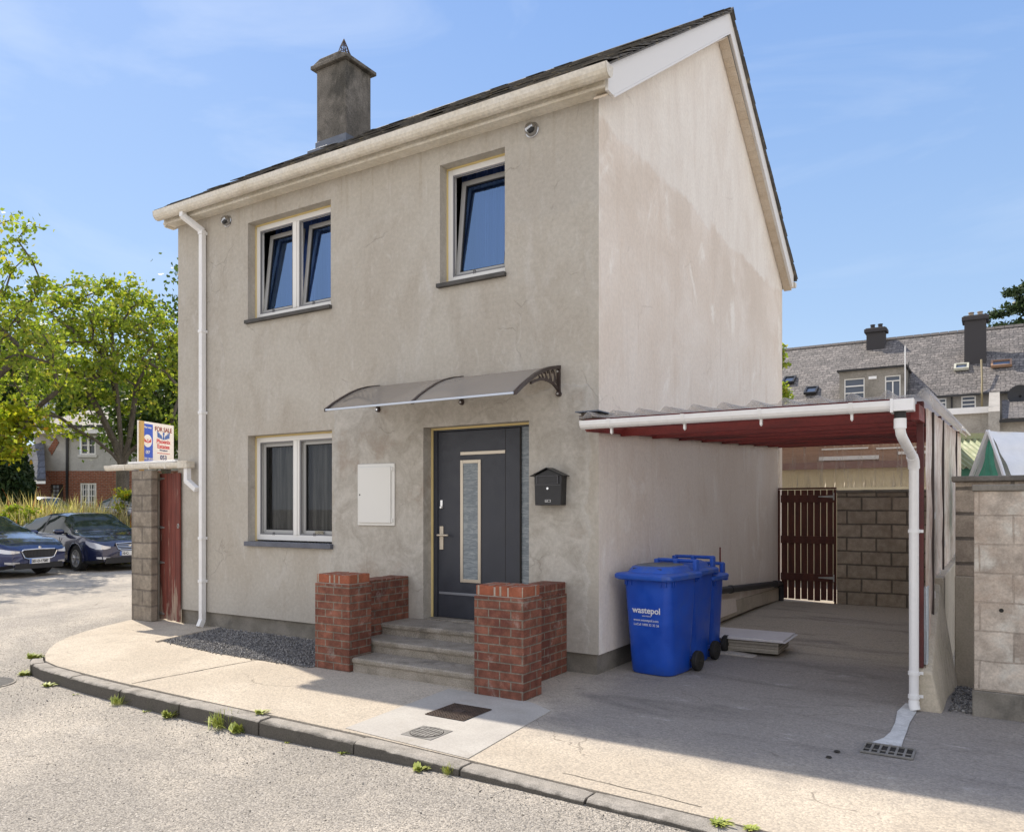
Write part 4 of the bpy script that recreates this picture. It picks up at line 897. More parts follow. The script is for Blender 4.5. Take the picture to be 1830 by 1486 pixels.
for z in (1.43, .30, .115): a.tube([(2.69, .16, z-.014), (2.69, .16, z+.014)], .0435, 20); a.box(2.69, 2.755, .185, .20, z-.012, z+.012)
a.tube([(2.69, .16, .08), (2.69, .155, .05), (2.70, .15, .012)], .040, 18)
a.build('downpipe', M_WHITE, cp)
# film side, three sheets with dark battens, the foot follows the low wall
def wtop(y): return .33+.62*min(1, max(0, (y-.2)/1.1))+.03*max(0, y-1.3)
segs = [(.235, .87), (.93, 2.35), (2.42, 5.35), (5.45, 7.1)]
random.seed(11)
for (ya, yb) in segs:
    a = MB(); ph = random.random()*9
    def F_(u, v):
        y = ya+(yb-ya)*u; z0 = wtop(y)-.06; z1 = cz(y)+.0; z = z0+(z1-z0)*v
        wv = .003*math.sin(y*17+ph+3*math.sin(z*3.1+ph))+.002*math.sin(y*31+z*7+ph)+.004*math.sin(z*9+y*5+ph*2)*math.sin(y*6+z*2)
        return (CXR-.03+wv, y, z)
    a.grid(F_, max(8, int((yb-ya)*26)), 60, True); a.build('film_sheet', M_FILM, cp, angle=180)
for y in (.90, 2.385, 5.40):
    a = MB(); a.box(CXR-.045, CXR-.012, y-.022, y+.022, wtop(y)-.05, cz(y)-.0); a.build('batten', M_BRONZE, cp, bevel=.002)
for (y, z) in ((.90, 1.55), (2.385, 1.25), (.90, .86), (1.6, 1.02)):
    a = MB(); a.box(CXR-.01, CXR-.004, y-.014, y+.014, z-.03, z+.03); a.build('tape_patch', M_WHITE, cp)
a = MB(); a.box(CXR-.05, CXR-.02, .245, .40, .62, .98); a.box(CXR-.05, CXR-.02, .25, .37, .36, .62); a.build('plastic_offcut', mottle('blueish_sheet', (.42, .48, .52), (.5, .56, .6), 4, .4), cp, bevel=.003)
# side gutter remnant at the rear top corner
a = MB(); a.hexa([(CXR+.0, 5.2, cz(5.2)+.03), (CXR+.09, 5.2, cz(5.2)-.02), (CXR+.09, 7.2, cz(7.2)-.02), (CXR, 7.2, cz(7.2)+.03), (CXR+.01, 5.2, cz(5.2)+.06), (CXR+.10, 5.2, cz(5.2)+.0), (CXR+.10, 7.2, cz(7.2)), (CXR+.01, 7.2, cz(7.2)+.06)]); a.build('side_flashing', M_WHITE, cp)
# roof sheet turned down over the side
a = MB(); a.grid(lambda u, v: (CXR+.035+.02*math.sin(v*1.5), -.40+7.3*u, cz(-.40+7.3*u)+.06-.11*v), 60, 4); a.build('edge_sheet', M_CLEAR, cp, angle=180, solid=.003)
# rear clear sheet above the yard wall
a = MB(); a.grid(lambda u, v: (.0+2.72*u, 7.235+.02*max(0, math.cos(2*math.pi*2.72*u/.15))**2, 1.95+.80*v), 200, 2); a.build('rear_sheet', M_REARCL, cp, angle=60, solid=.003)

# low rendered wall the carport side stands on
lw = MB()
def LW(u, v, side): return None
ysn = [.19+.111*i for i in range(11)]
for i in range(10):
    y0, y1 = ysn[i], ysn[i+1]; xo = lambda y: 2.88+.06*(y-.19)+.012*math.sin(y*6)
    zt = lambda y: max(.12, wtop(y))+.0
    lw.hexa([(2.70, y0, -.05), (xo(y0), y0, -.05), (xo(y1), y1, -.05), (2.70, y1, -.05), (2.715, y0, zt(y0)), (2.815, y0, zt(y0)-.035), (2.815, y1, zt(y1)-.035), (2.715, y1, zt(y1))])
lw.box(2.70, 2.84, ysn[-1], 7.2, -.05, .98)
lwo = lw.build('low_wall', M_LWALL, None, bevel=.012, angle=60); tag(lwo, 'low sand coloured rendered wall with a sloping top under the carport side', 'low wall')
# yard walls
def blockwall(name, label, x0, x1, y0, y1, z1, m, cope=True, base=None, bx=.012):
    t = thing(name, label, 'block wall')
    a = MB(); a.box(x0, x1, y0, y1, .2 if base else 0, z1); a.build('block_face', m, t, bevel=.006)
    if base: a = MB(); a.box(x0-bx, x1+.02, y0-bx*1.5, y1, -.05, .2); a.build('rendered_base', M_PLINTH, t, bevel=.01)
    if cope:
        a = MB(); x = x0-.015
        while x < x1: a.box(x, min(x+.6, x1+.015), y0-.02, y1+.01, z1, z1+.045+random.uniform(0, .008)); x += .605
        a.build('coping', M_PLINTH, t, bevel=.008)
    return t
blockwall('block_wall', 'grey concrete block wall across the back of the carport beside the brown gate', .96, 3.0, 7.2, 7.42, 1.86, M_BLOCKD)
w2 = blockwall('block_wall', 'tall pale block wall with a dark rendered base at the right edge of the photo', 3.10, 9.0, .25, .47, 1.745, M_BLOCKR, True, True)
a = MB(); a.lathe([(.016, 0), (.016, .003)], (3.28, .2475, .83), 14, 'y'); a.build('drill_hole', M_DARK, w2, recalc=True)
nw = thing('block_wall', 'short block wall closing the narrow gap behind the carport low wall', 'block wall')
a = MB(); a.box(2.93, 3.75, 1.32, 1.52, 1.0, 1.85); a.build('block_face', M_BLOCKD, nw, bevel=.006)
a = MB(); a.box(2.925, 3.75, 1.30, 1.52, -.05, 1.0); a.build('rendered_base', M_LWALL, nw, bevel=.01)
a = MB(); a.box(2.90, 3.77, 1.28, 1.55, 1.85, 1.9); a.build('coping', M_PLINTH, nw, bevel=.01)
rb = MB()
for i in range(400):
    x, y = random.uniform(2.93, 3.12), random.uniform(.28, 1.28); s_ = random.uniform(.006, .02); rb.T = Matrix.Translation((x, y, .006+s_*.4)) @ Euler((random.random()*6, random.random()*6, 0)).to_matrix().to_4x4()
    rb.add([(s_, 0, 0), (-s_, 0, 0), (0, s_*.8, 0), (0, -s_*.8, 0), (0, 0, s_*.6), (0, 0, -s_*.6)], [(0, 2, 4), (2, 1, 4), (1, 3, 4), (3, 0, 4), (2, 0, 5), (1, 2, 5), (3, 1, 5), (0, 3, 5)])
rb.T = None; tag(rb.build('rubble', M_STONE, angle=10), 'loose grit in the narrow gap between the two walls', 'grit', kind='stuff')
# brown rear gate
gt_ = thing('timber_gate', 'brown boarded timber gate with gaps between its boards at the back of the carport', 'gate', (.05, 7.2, 0))
a = MB(); x = .01; random.seed(5)
while x < .86:
    wd = random.uniform(.085, .105); a.box(x, min(x+wd, .865), -.01, .012, .03+random.uniform(0, .02), 1.915); x += wd+random.uniform(.008, .014)
a.build('board_panel', M_BROWNWOOD, gt_, bevel=.002)
for z in (1.70, 1.0, .36):
    a = MB(); a.box(.0, .87, -.03, -.011, z, z+.13); a.build('ledge', M_BROWNWOOD, gt_, bevel=.003)
for z in (1.80, .43):
    a = MB(); a.hexa([(.62, -.04, z-.006), (.87, -.04, z-.022), (.87, -.032, z-.022), (.62, -.032, z-.006), (.62, -.04, z+.006), (.87, -.04, z+.022), (.87, -.032, z+.022), (.62, -.032, z+.006)]); a.box(.855, .875, -.045, -.03, z-.06, z+.06); a.build('strap_hinge', M_GALV, gt_)
a = MB(); a.box(.868, .90, -.03, .03, 0, 1.92); a.box(-.045, -.02, -.03, .03, 0.1, 1.92); a.box(-.045, .90, -.03, .03, 1.925, 1.955); a.build('gate_frame', M_BROWNWOOD, gt_, bevel=.003)
# black pipe along the gable, plaster nib, red rod
pipe = thing('drain_pipe', 'black drain pipe running low along the gable wall to the back', 'pipe', (.06, 3, .5))
a = MB(); P0, P1 = Vector((.0, -.4, .05)), Vector((.0, 4.05, -.19)); a.tube([P0, P1], .05, 16); pbo = a.build('pipe_run', M_PIPE_BLK, pipe)
for k in (.35, .93): q = P0.lerp(P1, k); a = MB(); a.tube([q-(P1-P0)*.01, q+(P1-P0)*.01], .058, 16); a.build('pipe_collar', M_PIPE_BLK, pbo)
a = MB(); a.tube([P1, P1+Vector((0, .08, -.02)), P1+Vector((0, .1, -.33))], .05, 14); a.build('pipe_bend', M_PIPE_BLK, pipe)
a = MB(); a.prism([(2.6, .05), (5.6, .05), (7.4, .0), (7.4, .22), (2.6, .30)], 'x', -.03, .03); a.build('plinth_ledge', M_LWALL, house, bevel=.006)
a = MB(); a.prism([(2.5, .11), (4.5, .11), (4.45, .32), (2.5, .42)], 'x', .031, .05); a.build('render_patch', M_GABLE, house, bevel=.004)
rr = MB(); rr.box(.002, .016, 3.82, 3.836, .50, 1.07); tag(rr.build('metal_rod', M_REDWOOD), 'thin rust red rod standing upright against the gable above the black pipe', 'rod')

# ================================================================ BINS
def roundrect(cx, cy, hx, hy, r, n=5):
    P = []
    for qx, qy, a0 in ((1, 1, 0), (-1, 1, 90), (-1, -1, 180), (1, -1, 270)):
        for k in range(n+1):
            a = R(a0+90*k/n); P.append((cx+qx*(hx-r)+r*math.cos(a), cy+qy*(hy-r)+r*math.sin(a)))
    return P
def loft(mb, rings, caps=True):
    n = len(rings[0]); v = [p for r_ in rings for p in r_]; f = []
    for i in range(len(rings)-1):
        for k in range(n): f.append((i*n+k, i*n+(k+1) % n, (i+1)*n+(k+1) % n, (i+1)*n+k))
    if caps: f += [tuple(range(n))[::-1], tuple(range((len(rings)-1)*n, len(rings)*n))]
    mb.add(v, f)
def rr3(cx, cy, hx, hy, r, z, n=5): return [(x, y, z) for x, y in roundrect(cx, cy, hx, hy, r, n)]
def wheelie(name, label, loc, rz, W=.58, Dp=.72, H=1.0, printed=False, grp='blue wheelie bins beside the gable'):
    """front faces -y, origin at the middle of the base"""
    t = thing(name, label, 'bin', loc, rz, grp)
    w0, w1, d0, d1 = W*.40, W*.445, Dp*.35, Dp*.40; hb = H*.93
    a = MB(); rings = []
    for i in range(9):
        k = i/8; z = .02+(hb-.02)*k; rings.append(rr3(0, .02*(1-k), w0+(w1-w0)*k, d0+(d1-d0)*k, .125-.06*k, z))
    rings.insert(0, rr3(0, .02, w0-.012, d0-.012, .115, .005))
    rings.append(rr3(0, 0, w1+.012, d1+.012, .06, hb+.002)); rings.append(rr3(0, 0, w1+.012, d1+.012, .05, hb+.03)); rings.append(rr3(0, 0, w1-.01, d1-.01, .05, hb+.03))
    loft(a, rings); bo = a.build('bin_body', M_BIN, t, angle=40)
    a = MB(); a.box(-w1-.03, w1+.03, -d1-.035, -d1+.01, hb-.015, hb+.028)
    for s_ in (-1, 1):
        for k in range(2): a.box(s_*(w1-.045-.05*k)-.008, s_*(w1-.045-.05*k)+.008, -d1-.01, -d1+.02, hb-.07, hb-.01)
        for k in range(2): a.box(s_*(w1+.004)-.006, s_*(w1+.004)+.006, -d1+.05+.05*k, -d1+.062+.05*k, hb-.07, hb-.01)
    a.build('rim', M_BIN, bo, bevel=.006)
    a = MB(); a.box(-w1-.03, w1+.03, d1-.01, d1+.05, hb-.03, hb+.03); a.build('hinge_bar', M_BIN, bo, bevel=.006)
    # lid
    a = MB(); L0 = hb+.032
    rings = [rr3(0, -.03, w1+.045, d1+.055, .05, L0-.035), rr3(0, -.03, w1+.055, d1+.065, .055, L0-.02), rr3(0, -.03, w1+.055, d1+.065, .055, L0+.008), rr3(0, -.03, w1+.04, d1+.05, .055, L0+.02), rr3(0, -.01, w1+.0, d1+.01, .09, L0+.026), rr3(0, -.01, w1-.015, d1-.005, .11, L0+.03), rr3(0, .0, w1-.035, d1-.03, .13, L0+.078), rr3(0, .0, w1-.06, d1-.055, .12, L0+.088)]
    loft(a, rings, True); lid = a.build('lid', M_BINLID, t, angle=35)
    a = MB(); loft(a, [rr3(0, .0, w1-.065, d1-.06, .12, L0+.088), rr3(0, .0, w1-.075, d1-.07, .12, L0+.097)]); a.build('lid_panel', M_BINGREY if printed else M_BINLID, lid, angle=50)
    if printed:
        a = MB(); a.hexa([(-w1+.10, -d1+.018, L0+.036), (w1-.10, -d1+.018, L0+.036), (w1-.11, -d1+.06, L0+.036), (-w1+.11, -d1+.06, L0+.036), (-w1+.105, -d1+.024, L0+.07), (w1-.105, -d1+.024, L0+.07), (w1-.11, -d1+.06, L0+.07), (-w1+.11, -d1+.06, L0+.07)]); a.build('lid_slot', material('slot_shadow_grey', None, (.03, .035, .05), .8), lid)
    # handle at the back
    a = MB(); yb = d1+.085; a.tube([(-w1+.03, yb, L0+.115), (w1-.03, yb, L0+.115)], .019, 10)
    for x in (-w1+.04, 0, w1-.04): a.box(x-.02, x+.02, d1+.02, yb+.012, L0-.02, L0+.125)
    a.build('handle', M_BINLID, t, bevel=.006)
    # wheels and axle
    a = MB(); a.tube([(-w0-.03, d0-.01, .10), (w0+.03, d0-.01, .10)], .012, 8); a.build('axle', M_IRON, t)
    a = MB(); a.box(-w0+.01, w0-.01, d0-.02, d0+.05, .02, .14); a.build('axle_housing', M_BIN, bo, bevel=.01)
    for s_ in (-1, 1):
        a = MB(); a.lathe([(.055, -.026), (.094, -.026), (.10, -.018), (.10, .018), (.094, .026), (.055, .026)], (s_*(w0+.05), d0, .10), 28, 'x'); wh = a.build('wheel', M_RUBBER, t, recalc=True)
        a = MB(); a.lathe([(.055, -.020), (.05, .022), (.018, .024), (.016, .032), (0, .034)] if s_ > 0 else [(.0, -.034), (.016, -.032), (.018, -.024), (.05, -.022), (.055, .02)], (s_*(w0+.05), d0, .10), 18, 'x'); a.build('hub', M_RUBBER, wh, recalc=True)
    if printed:
        def fr_(z): # plane of the tapered front face
            k = (z-.02)/(hb-.02); return -(d0+(d1-d0)*k)+.02*(1-k)-.003
        sl = (fr_(.9)-fr_(.3))/.6; up = Vector((0, sl, 1)).normalized()
        def put(s, size, x, z, nm='printed_lettering', **kw): return text(s, size, frame((x, fr_(z), z), (1, 0, 0), up), M_PRINT, bo, nm, **kw)
        put('wastepol', .084, -.155, .60, bold=.0015)
        put('waste disposal', .017, -.05, .568); put('www.wastepol.com', .034, -.145, .52); put('LoCall 1890 32 32 26', .0315, -.145, .478)
    return t
wheelie('wheelie_bin', 'large blue wheelie bin with white printed lettering, nearest of the three', (.42, .52, 0), R(-7), printed=True)
wheelie('wheelie_bin', 'plain large blue wheelie bin, middle of the three behind the printed one', (.40, 1.16, 0), R(-4))
wheelie('wheelie_bin', 'smaller blue wheelie bin, farthest back beside the board stack', (.43, 1.66, 0), R(-2), W=.50, Dp=.50, H=.90)
# stacked boards
bs = thing('board_stack', 'stack of pale grey boards lying flat on the driveway behind the bins', 'board stack', (.6, 2.1, 0))
M = Matrix.Rotation(R(2), 4, 'Z')
a = MB(); a.T = M; a.box(-.55, .64, -.28, .30, .035, .165); a.build('board_pile', M_BOARDEDGE, bs, bevel=.004)
a = MB(); a.T = M
for z in (.052, .085, .12, .148): a.box(-.552, .643, -.284, .302, z, z+.003)
a.build('pile_gap', material('pile_gap_brown', None, (.12, .10, .085), .9), bs)
a = MB(); a.T = M @ Matrix.Rotation(R(-1), 4, 'Z'); a.box(-.6, .73, -.32, .36, .167, .172); a.box(-.6, .70, -.30, .34, .173, .190); a.build('top_board', M_BOARD, bs, bevel=.002)
a = MB(); a.T = M; a.box(-.5, .5, .1, .2, .0, .035); a.box(.1, .55, -.1, .05, 0, .035); a.build('bearer', M_BOARDEDGE, bs)
a = MB(); a.hexa([(.62, 1.70, .0), (1.02, 1.68, .0), (1.04, 1.80, .0), (.62, 1.85, .0), (.62, 1.70, .03), (1.02, 1.68, .012), (1.04, 1.80, .016), (.62, 1.85, .04)])
tag(a.build('plaster_piece', mottle('broken_plaster', (.42, .39, .36), (.55, .52, .48), 14, .9), bevel=.004), 'broken white offcut lying under the front edge of the board stack', 'offcut')

# ================================================================ GROUND FITTINGS
gr = thing('drain_grate', 'rusty square iron grate in the pale pavement patch', 'grate', (-.34, -1.81, .005))
a = MB(); ring(a, -.19, .17, -.19, .19, .012, 0, 0) if False else None
def flat(mb, x0, x1, y0, y1, z0, z1): mb.box(x0, x1, y0, y1, z0, z1)
a.box(-.19, .17, -.19, .19, .0, .002); a.build('grate_pit', M_DARK, gr)
a = MB()
for k in range(15): x = -.19+.36*k/14; a.box(x-.004, x+.004, -.19, .19, .002, .008)
for k in range(15): y = -.19+.38*k/14; a.box(-.194, .174, y-.004, y+.004, .003, .009)
a.box(-.05, .03, -.04, .05, .004, .011); a.build('grate_bars', M_IRON, gr)
cv = thing('stopcock_cover', 'small grey round iron cover in a square frame near the kerb', 'cover', (-.215, -2.385, .005))
a = MB(); a.box(-.135, .135, -.13, .13, 0, .004); a.build('cover_frame', M_GREYIRON, cv, bevel=.002)
a = MB(); a.lathe([(.118, .004), (.118, .0075), (0, .0075)], (0, 0, 0), 32); a.build('cover_lid', M_GREYIRON, cv, recalc=True)
a = MB(); a.tube([(.12*math.cos(2*math.pi*k/32), .12*math.sin(2*math.pi*k/32), .0055) for k in range(33)], .0035, 4, caps=False)
for k in range(-3, 4):
    h_ = math.sqrt(max(0, .11**2-(k*.033)**2)); a.box(k*.033-.002, k*.033+.002, -h_, h_, .0075, .0088)
    a.box(-h_, h_, k*.033-.002, k*.033+.002, .0078, .0085) if k % 2 else None
a.build('lid_pattern', M_DARK, cv)
dg = thing('channel_grate', 'narrow iron drain grate below the carport downpipe', 'grate', (2.64, -1.095, .002))
a = MB(); a.box(-.155, .155, -.115, .115, 0, .002); a.build('grate_pit', M_DARK, dg)
a = MB()
for y in (-.112, .112): a.box(-.155, .155, y-.008, y+.008, .002, .014)
for k in range(7): x = -.15+.3*k/6; a.box(x-.007, x+.007, -.11, .11, .003, .012)
a.box(-.15, .15, -.03, -.018, .003, .01); a.build('grate_bars', M_GREYIRON, dg, bevel=.001)
mh = thing('manhole_cover', 'grey round manhole cover in the road at the left edge of the photo', 'manhole cover', (-5.27, -3.08, road_z(-5.27, -3.08)+.008))
a = MB(); a.lathe([(.33, -.02), (.33, .004), (0, .004)], (0, 0, 0), 40); a.build('cover_lid', M_KERB, mh, recalc=True)
a = MB()
for k in range(-9, 10):
    h_ = math.sqrt(max(0, .31**2-(k*.033)**2)); a.box(k*.033-.006, k*.033+.006, -h_, h_, .0045, .008)
a.build('lid_ribs', M_GREYIRON, mh)
for i, (x, y, s_, lb) in enumerate(((2.355, -1.29, .022, 'small dark pebble lying nearer the narrow drain grate'), (2.33, -1.44, .02, 'small dark pebble lying in front of the narrow drain grate, nearer the kerb'))):
    a = MB(); a.lathe([(s_*.6, 0), (s_, s_*.25), (s_*.7, s_*.55), (0, s_*.65)], (x, y, .001), 9); a.T = None
    tag(a.build('pebble', M_DARK, recalc=True), lb, 'pebble', 'dark pebbles by the drain')

# ================================================================ LEFT SIDE: pier, gate, sign, lean-to gutter
pr_ = thing('block_pier', 'concrete block pier beside the flaking red gate', 'pier', (-7.1, 0, 0))
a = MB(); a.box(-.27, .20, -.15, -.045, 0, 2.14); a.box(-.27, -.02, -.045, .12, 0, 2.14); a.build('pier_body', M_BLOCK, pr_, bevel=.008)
og = thing('side_gate', 'narrow boarded gate with flaking dark red paint beside the pier', 'gate', (-6.40, -.035, 0), R(171.3))
a = MB(); x = 0
for k, wd in enumerate((.115, .13, .12, .125, .115)):
    a.box(x+.002, x+wd-.004, -.011, .011, .02+.01*(k % 2), 2.10); x += wd
og_b = a.build('board_panel', M_OLDGATE, og, bevel=.003)
a = MB(); a.box(.607, .632, -.02, .03, .0, 2.12); a.build('gate_post', material('weathered_post', None, (.36, .33, .28), .9), og, bevel=.003)
for z in (2.03, 1.33, .83, .1):
    a = MB(); a.hexa([(.44, .012, z-.006), (.61, .012, z-.025), (.61, .02, z-.025), (.44, .02, z-.006), (.44, .012, z+.006), (.61, .012, z+.025), (.61, .02, z+.025), (.44, .02, z+.006)]); a.build('strap_hinge', M_GALV, og)
a = MB(); a.tube([(.03+.022*math.cos(k*.63), .018, 1.36+.03*math.sin(k*.63)) for k in range(11)], .006, 6, caps=False); a.build('ring_handle', M_GALV, og)
lt = thing('lean_to_roof', 'white edged lean-to roof with a gutter above the side gate', 'lean-to roof', (-7, 0, 2.2))
a = MB(); a.hexa([(-1.05, -.06, .02), (.50, -.06, .02), (.50, .85, .04), (-1.05, .85, .04), (-1.05, -.06, .05), (.50, -.06, .05), (.50, .85, .07), (-1.05, .85, .07)]); a.build('felt_roof', M_UPVC_OLD, lt, bevel=.01)
a = MB(); a.box(-.62, .5, -.05, .05, .055, .085); a.build('verge_strip', M_WHITE, lt, bevel=.004)
a = MB(); o_ = gutter(a, -1.05, .93, -.06, .035, .10, .075); endcap(a, -1.05, o_); endcap(a, .93, o_); a.box(.72, .93, -.175, -.045, -.045, .05)
for x in (-.55, .05, .42): a.box(x, x+.02, -.165, -.05, -.045, .042)
a.build('gutter', M_UPVC_OLD, lt, recalc=True, bevel=.002)
a = MB(); sq(a, [(.86, -.11, -.03), (.86, -.11, -.22), (1.05, -.10, -.34)], .07); a.build('branch_pipe', M_WHITE, lt, bevel=.004, recalc=True)
bwk = MB(); bwk.box(-7.37, -6.5, 2.2, 2.3, 0, 2.1); tag(bwk.build('passage_wall', M_BLOCKD), 'block wall closing the passage behind the red gate', 'block wall')
# for sale board: a thin board on a timber post behind the lean-to
sdir = Vector((-.338, .967, 0)).normalized(); rgt = sdir
SG = Vector((-8.0, .35, 2.262))
sg_ = thing('for_sale_sign', 'white and blue FOR SALE board on a timber post beside the pier', 'sign', (0, 0, 0))
FRM = frame(SG, rgt, (0, 0, 1)); 
SW, SH = .86, .70; KS = .77
a = MB(); a.T = FRM; a.box(0, SW, 0, SH, -.012, 0); sbd = a.build('board', material('sign_white', None, (.80, .80, .79), .4), sg_)
a = MB(); a.T = FRM; a.box(.10, .345, 0, SH-.035, 0, .0015); sbl = a.build('blue_panel', material('sign_blue', None, (.03, .10, .58), .4), sbd)
a = MB(); a.T = FRM; a.box(.025, .095, -2.2, SH-.005, .0, .04); a.build('sign_post', material('pine_timber', None, (.52, .34, .12), .7), sg_, bevel=.003)
a = MB(); a.T = FRM; a.lathe([(.10, 0), (.10, .001), (0, .001)], (.222, SH-.30, .0016), 32); a.T = FRM; wd_ = a.build('white_disc', MATS['sign_white'], sbl, recalc=True)
M_SRED = material('sign_red', None, (.62, .05, .06), .5); M_SNAVY = material('sign_navy', None, (.03, .05, .20), .5); M_SBLUE = material('sign_midblue', None, (.06, .16, .50), .5); M_SMAROON = material('sign_maroon', None, (.26, .045, .04), .5)
def stx(s, size, x, y, m, par=sbd, z=.003, sx=1., al='LEFT', bold=.0): text(s, size, FRM @ Matrix.Translation((x, y, z)), m, par, align=al, sx=sx, bold=bold)
CXS = .60
for s_, size, y, m, sx, bd in (('FOR SALE', .10, SH-.125, M_SMAROON, .98, .002), ('Phoenix', .093, SH-.315, M_SRED, 1.12, .002), ('Estates', .093, SH-.395, M_SRED, 1.15, .002), ('Wexford', .034, SH-.438, M_SNAVY, 1.5, .001), ('www.phoenixestates.ie', .027, SH-.48, M_SRED, 1.25, 0), ('053', .10, SH-.575, M_SNAVY, 1.1, .002), ('9238200', .10, SH-.672, M_SNAVY, 1.1, .002)):
    text(s_, size, FRM @ Matrix.Translation((CXS, y, .003)), m, sbd, align='CENTER', sx=sx, bold=bd)
for s_, size, y in (('Allan Lacey', .040, SH-.10), ('087', .07, SH-.50), ('7702 2810', .055, SH-.60)):
    text(s_, size, FRM @ Matrix.Translation((.222, y, .004)), MATS['sign_white'], sbl, align='CENTER', sx=.95, bold=.001)
def emblem(cx, cy, w_, m, par, up=False):
    """spread-winged bird mark made of feather wedges"""
    a = MB(); a.T = FRM @ Matrix.Translation((cx, cy, .004)); a.prism([(-.08*w_, -.22*w_), (.09*w_, -.22*w_), (.04*w_, .0), (.10*w_, .16*w_), (.0, .22*w_), (-.07*w_, .12*w_), (-.02*w_, 0)], 'z', 0, .001)
    for s_ in (-1, 1):
        for k in range(5):
            x = s_*(.14+.085*k)*w_; h_ = (.02+.055*k)*w_; a.prism([(x-.035*w_, -.20*w_+.02*k*w_), (x+.035*w_, -.20*w_+.02*k*w_), (x+s_*.05*w_+.02*w_, h_), (x+s_*.05*w_-.02*w_, h_)], 'z', 0, .001)
    a.build('bird_emblem', m, par, recalc=True)
emblem(CXS, SH-.19, .28, M_SBLUE, sbd); emblem(.222, SH-.30, .15, M_SRED, wd_)

# ================================================================ WEEDS
M_LEAF_W = mottle('weed_leaf', (.24, .31, .05), (.46, .48, .10), 30, .6, grain=80, gb=.1)
M_DRY = mottle('dry_grass', (.34, .28, .10), (.45, .38, .18), 20, .8)
def weed(x, y, z, n, s_, label, tall=.5, mat_=None, flat_=.5):
    a = MB(); s_ *= 1.25
    for k in range(int(n*1.3)):
        an = random.uniform(0, 6.28); r0 = random.uniform(0, s_*.5); L = s_*random.uniform(.5, 1.1); wd = L*random.uniform(.16, .34) if tall < .9 else L*.06
        bx, by = x+r0*math.cos(an*1.7), y+r0*math.sin(an*1.7); el = random.uniform(.2, 1.3)*tall+.15
        d = Vector((math.cos(an)*math.cos(el), math.sin(an)*math.cos(el), math.sin(el))); sd_ = Vector((-math.sin(an), math.cos(an), 0))
        p = Vector((bx, by, z)); m_ = p+d*L*.5; e = p+d*L-Vector((0, 0, L*.18))
        a.add([p, m_+sd_*wd*.5, e, m_-sd_*wd*.5, m_+Vector((0, 0, -wd*.15))], [(0, 4, 1), (4, 2, 1), (0, 3, 4), (4, 3, 2)])
    tag(a.build('weed', mat_ or M_LEAF_W, angle=180), label, 'weed', 'weeds growing along the kerb')
def kb_at(px): return px
rz_ = lambda x, y: road_z(x, y)+.003
weed(-5.35, -2.60, rz_(-5.35, -2.6), 90, .07, 'low yellowish weed tuft at the foot of the rounded kerb end', .5)
weed(-5.62, -2.38, -.02, 90, .085, 'weed tuft growing above the rounded end of the kerb', .6)
weed(-4.6, -2.74, rz_(-4.6, -2.74), 60, .07, 'second low weed from the rounded kerb end, below the short kerb stones', .4)
weed(-3.37, -2.78, rz_(-3.4, -2.78), 90, .10, 'bushy green weed standing against the kerb below the gravel bed', .9)
weed(-2.62, -2.79, rz_(-2.6, -2.79), 60, .085, 'small leafy weed at the kerb foot left of the grass clump', .6)
weed(-1.95, -2.79, rz_(-1.95, -2.79), 70, .16, 'clump of thin grass blades at the kerb foot', 1.1)
weed(-1.74, -2.78, rz_(-1.74, -2.78), 70, .10, 'broad leaved weed growing out of a kerb joint', .7)
weed(-1.66, -2.65, -.0, 40, .06, 'tiny weed in the joint on top of the kerb', .5)
weed(-.63, -2.80, rz_(-.6, -2.8), 24, .04, 'tiny sprout under the kerb joint left of the pale patch', .4)
weed(.10, -2.86, rz_(.1, -2.86), 50, .06, 'small star shaped weed at the kerb in front of the round cover', .6)
weed(.32, -2.84, rz_(.32, -2.84), 50, .075, 'upright leafy weed at the kerb where the pale patch ends', 1.0)
random.seed(77)
for x_, n_, s0, lb in ((-4.05, 16, .03, 'scrap of moss at the kerb foot under the longest left kerb stone'), (-2.95, 14, .035, 'tiny sprout at the kerb foot just right of the bushy weed'), (-1.2, 16, .03, 'low moss scrap at the kerb foot right of the broad leaved weed'), (.95, 14, .035, 'tiny yellow sprout at the kerb foot right of the pale patch')):
    weed(x_, -2.79, rz_(x_, -2.79), n_, s0, lb, .35)
weed(2.05, -2.86, -.0, 80, .05, 'yellow moss and weed strip on the kerb joint at the bottom edge', .3)
weed(2.20, -2.84, -.0, 60, .04, 'last moss clump on the kerb at the bottom right', .3)
weed(-2.6, -4.4, rz_(-2.6, -4.4), 26, .04, 'small dry yellow tuft in the road at the lower left', .3, M_DRY)
weed(-2.0, -4.6, rz_(-2.0, -4.6), 26, .04, 'second dry yellow tuft in the road, farther right', .3, M_DRY)

# ================================================================ VEGETATION
def leafmat(name, cols, tr=.45):
    def fn(t, b):
        n = t.new('NewGeometry'); r_ = n.outputs['Random Per Island']
        c = cols[0]
        out = t.mix(t.ramp(r_, 0, .35), cols[0], cols[1]); out = t.mix(t.ramp(r_, .45, .8), out, cols[2]); out = t.mix(t.ramp(r_, .9, .97), out, cols[3])
        t.put(b.inputs['Base Color'], out)
        ts = t.new('BsdfTranslucent'); t.put(ts.inputs[0], t.mix(1., out, (1.35, 1.45, .7), 'MULTIPLY'))
        mxs = t.new('MixShader'); mxs.inputs[0].default_value = tr; t.l.new(b.outputs[0], mxs.inputs[1]); t.l.new(ts.outputs[0], mxs.inputs[2])
        t.l.new(mxs.outputs[0], t.n['Material Output'].inputs[0])
    return material(name, fn, rough=.5, spec=.35)
M_MAPLE = leafmat('maple_leaf', [(.12, .18, .022), (.22, .285, .04), (.37, .40, .065), (.48, .42, .08)], .5)
M_MAPLEY = leafmat('yellowing_leaf', [(.18, .25, .02), (.32, .36, .03), (.48, .46, .04), (.54, .30, .04)], .5)
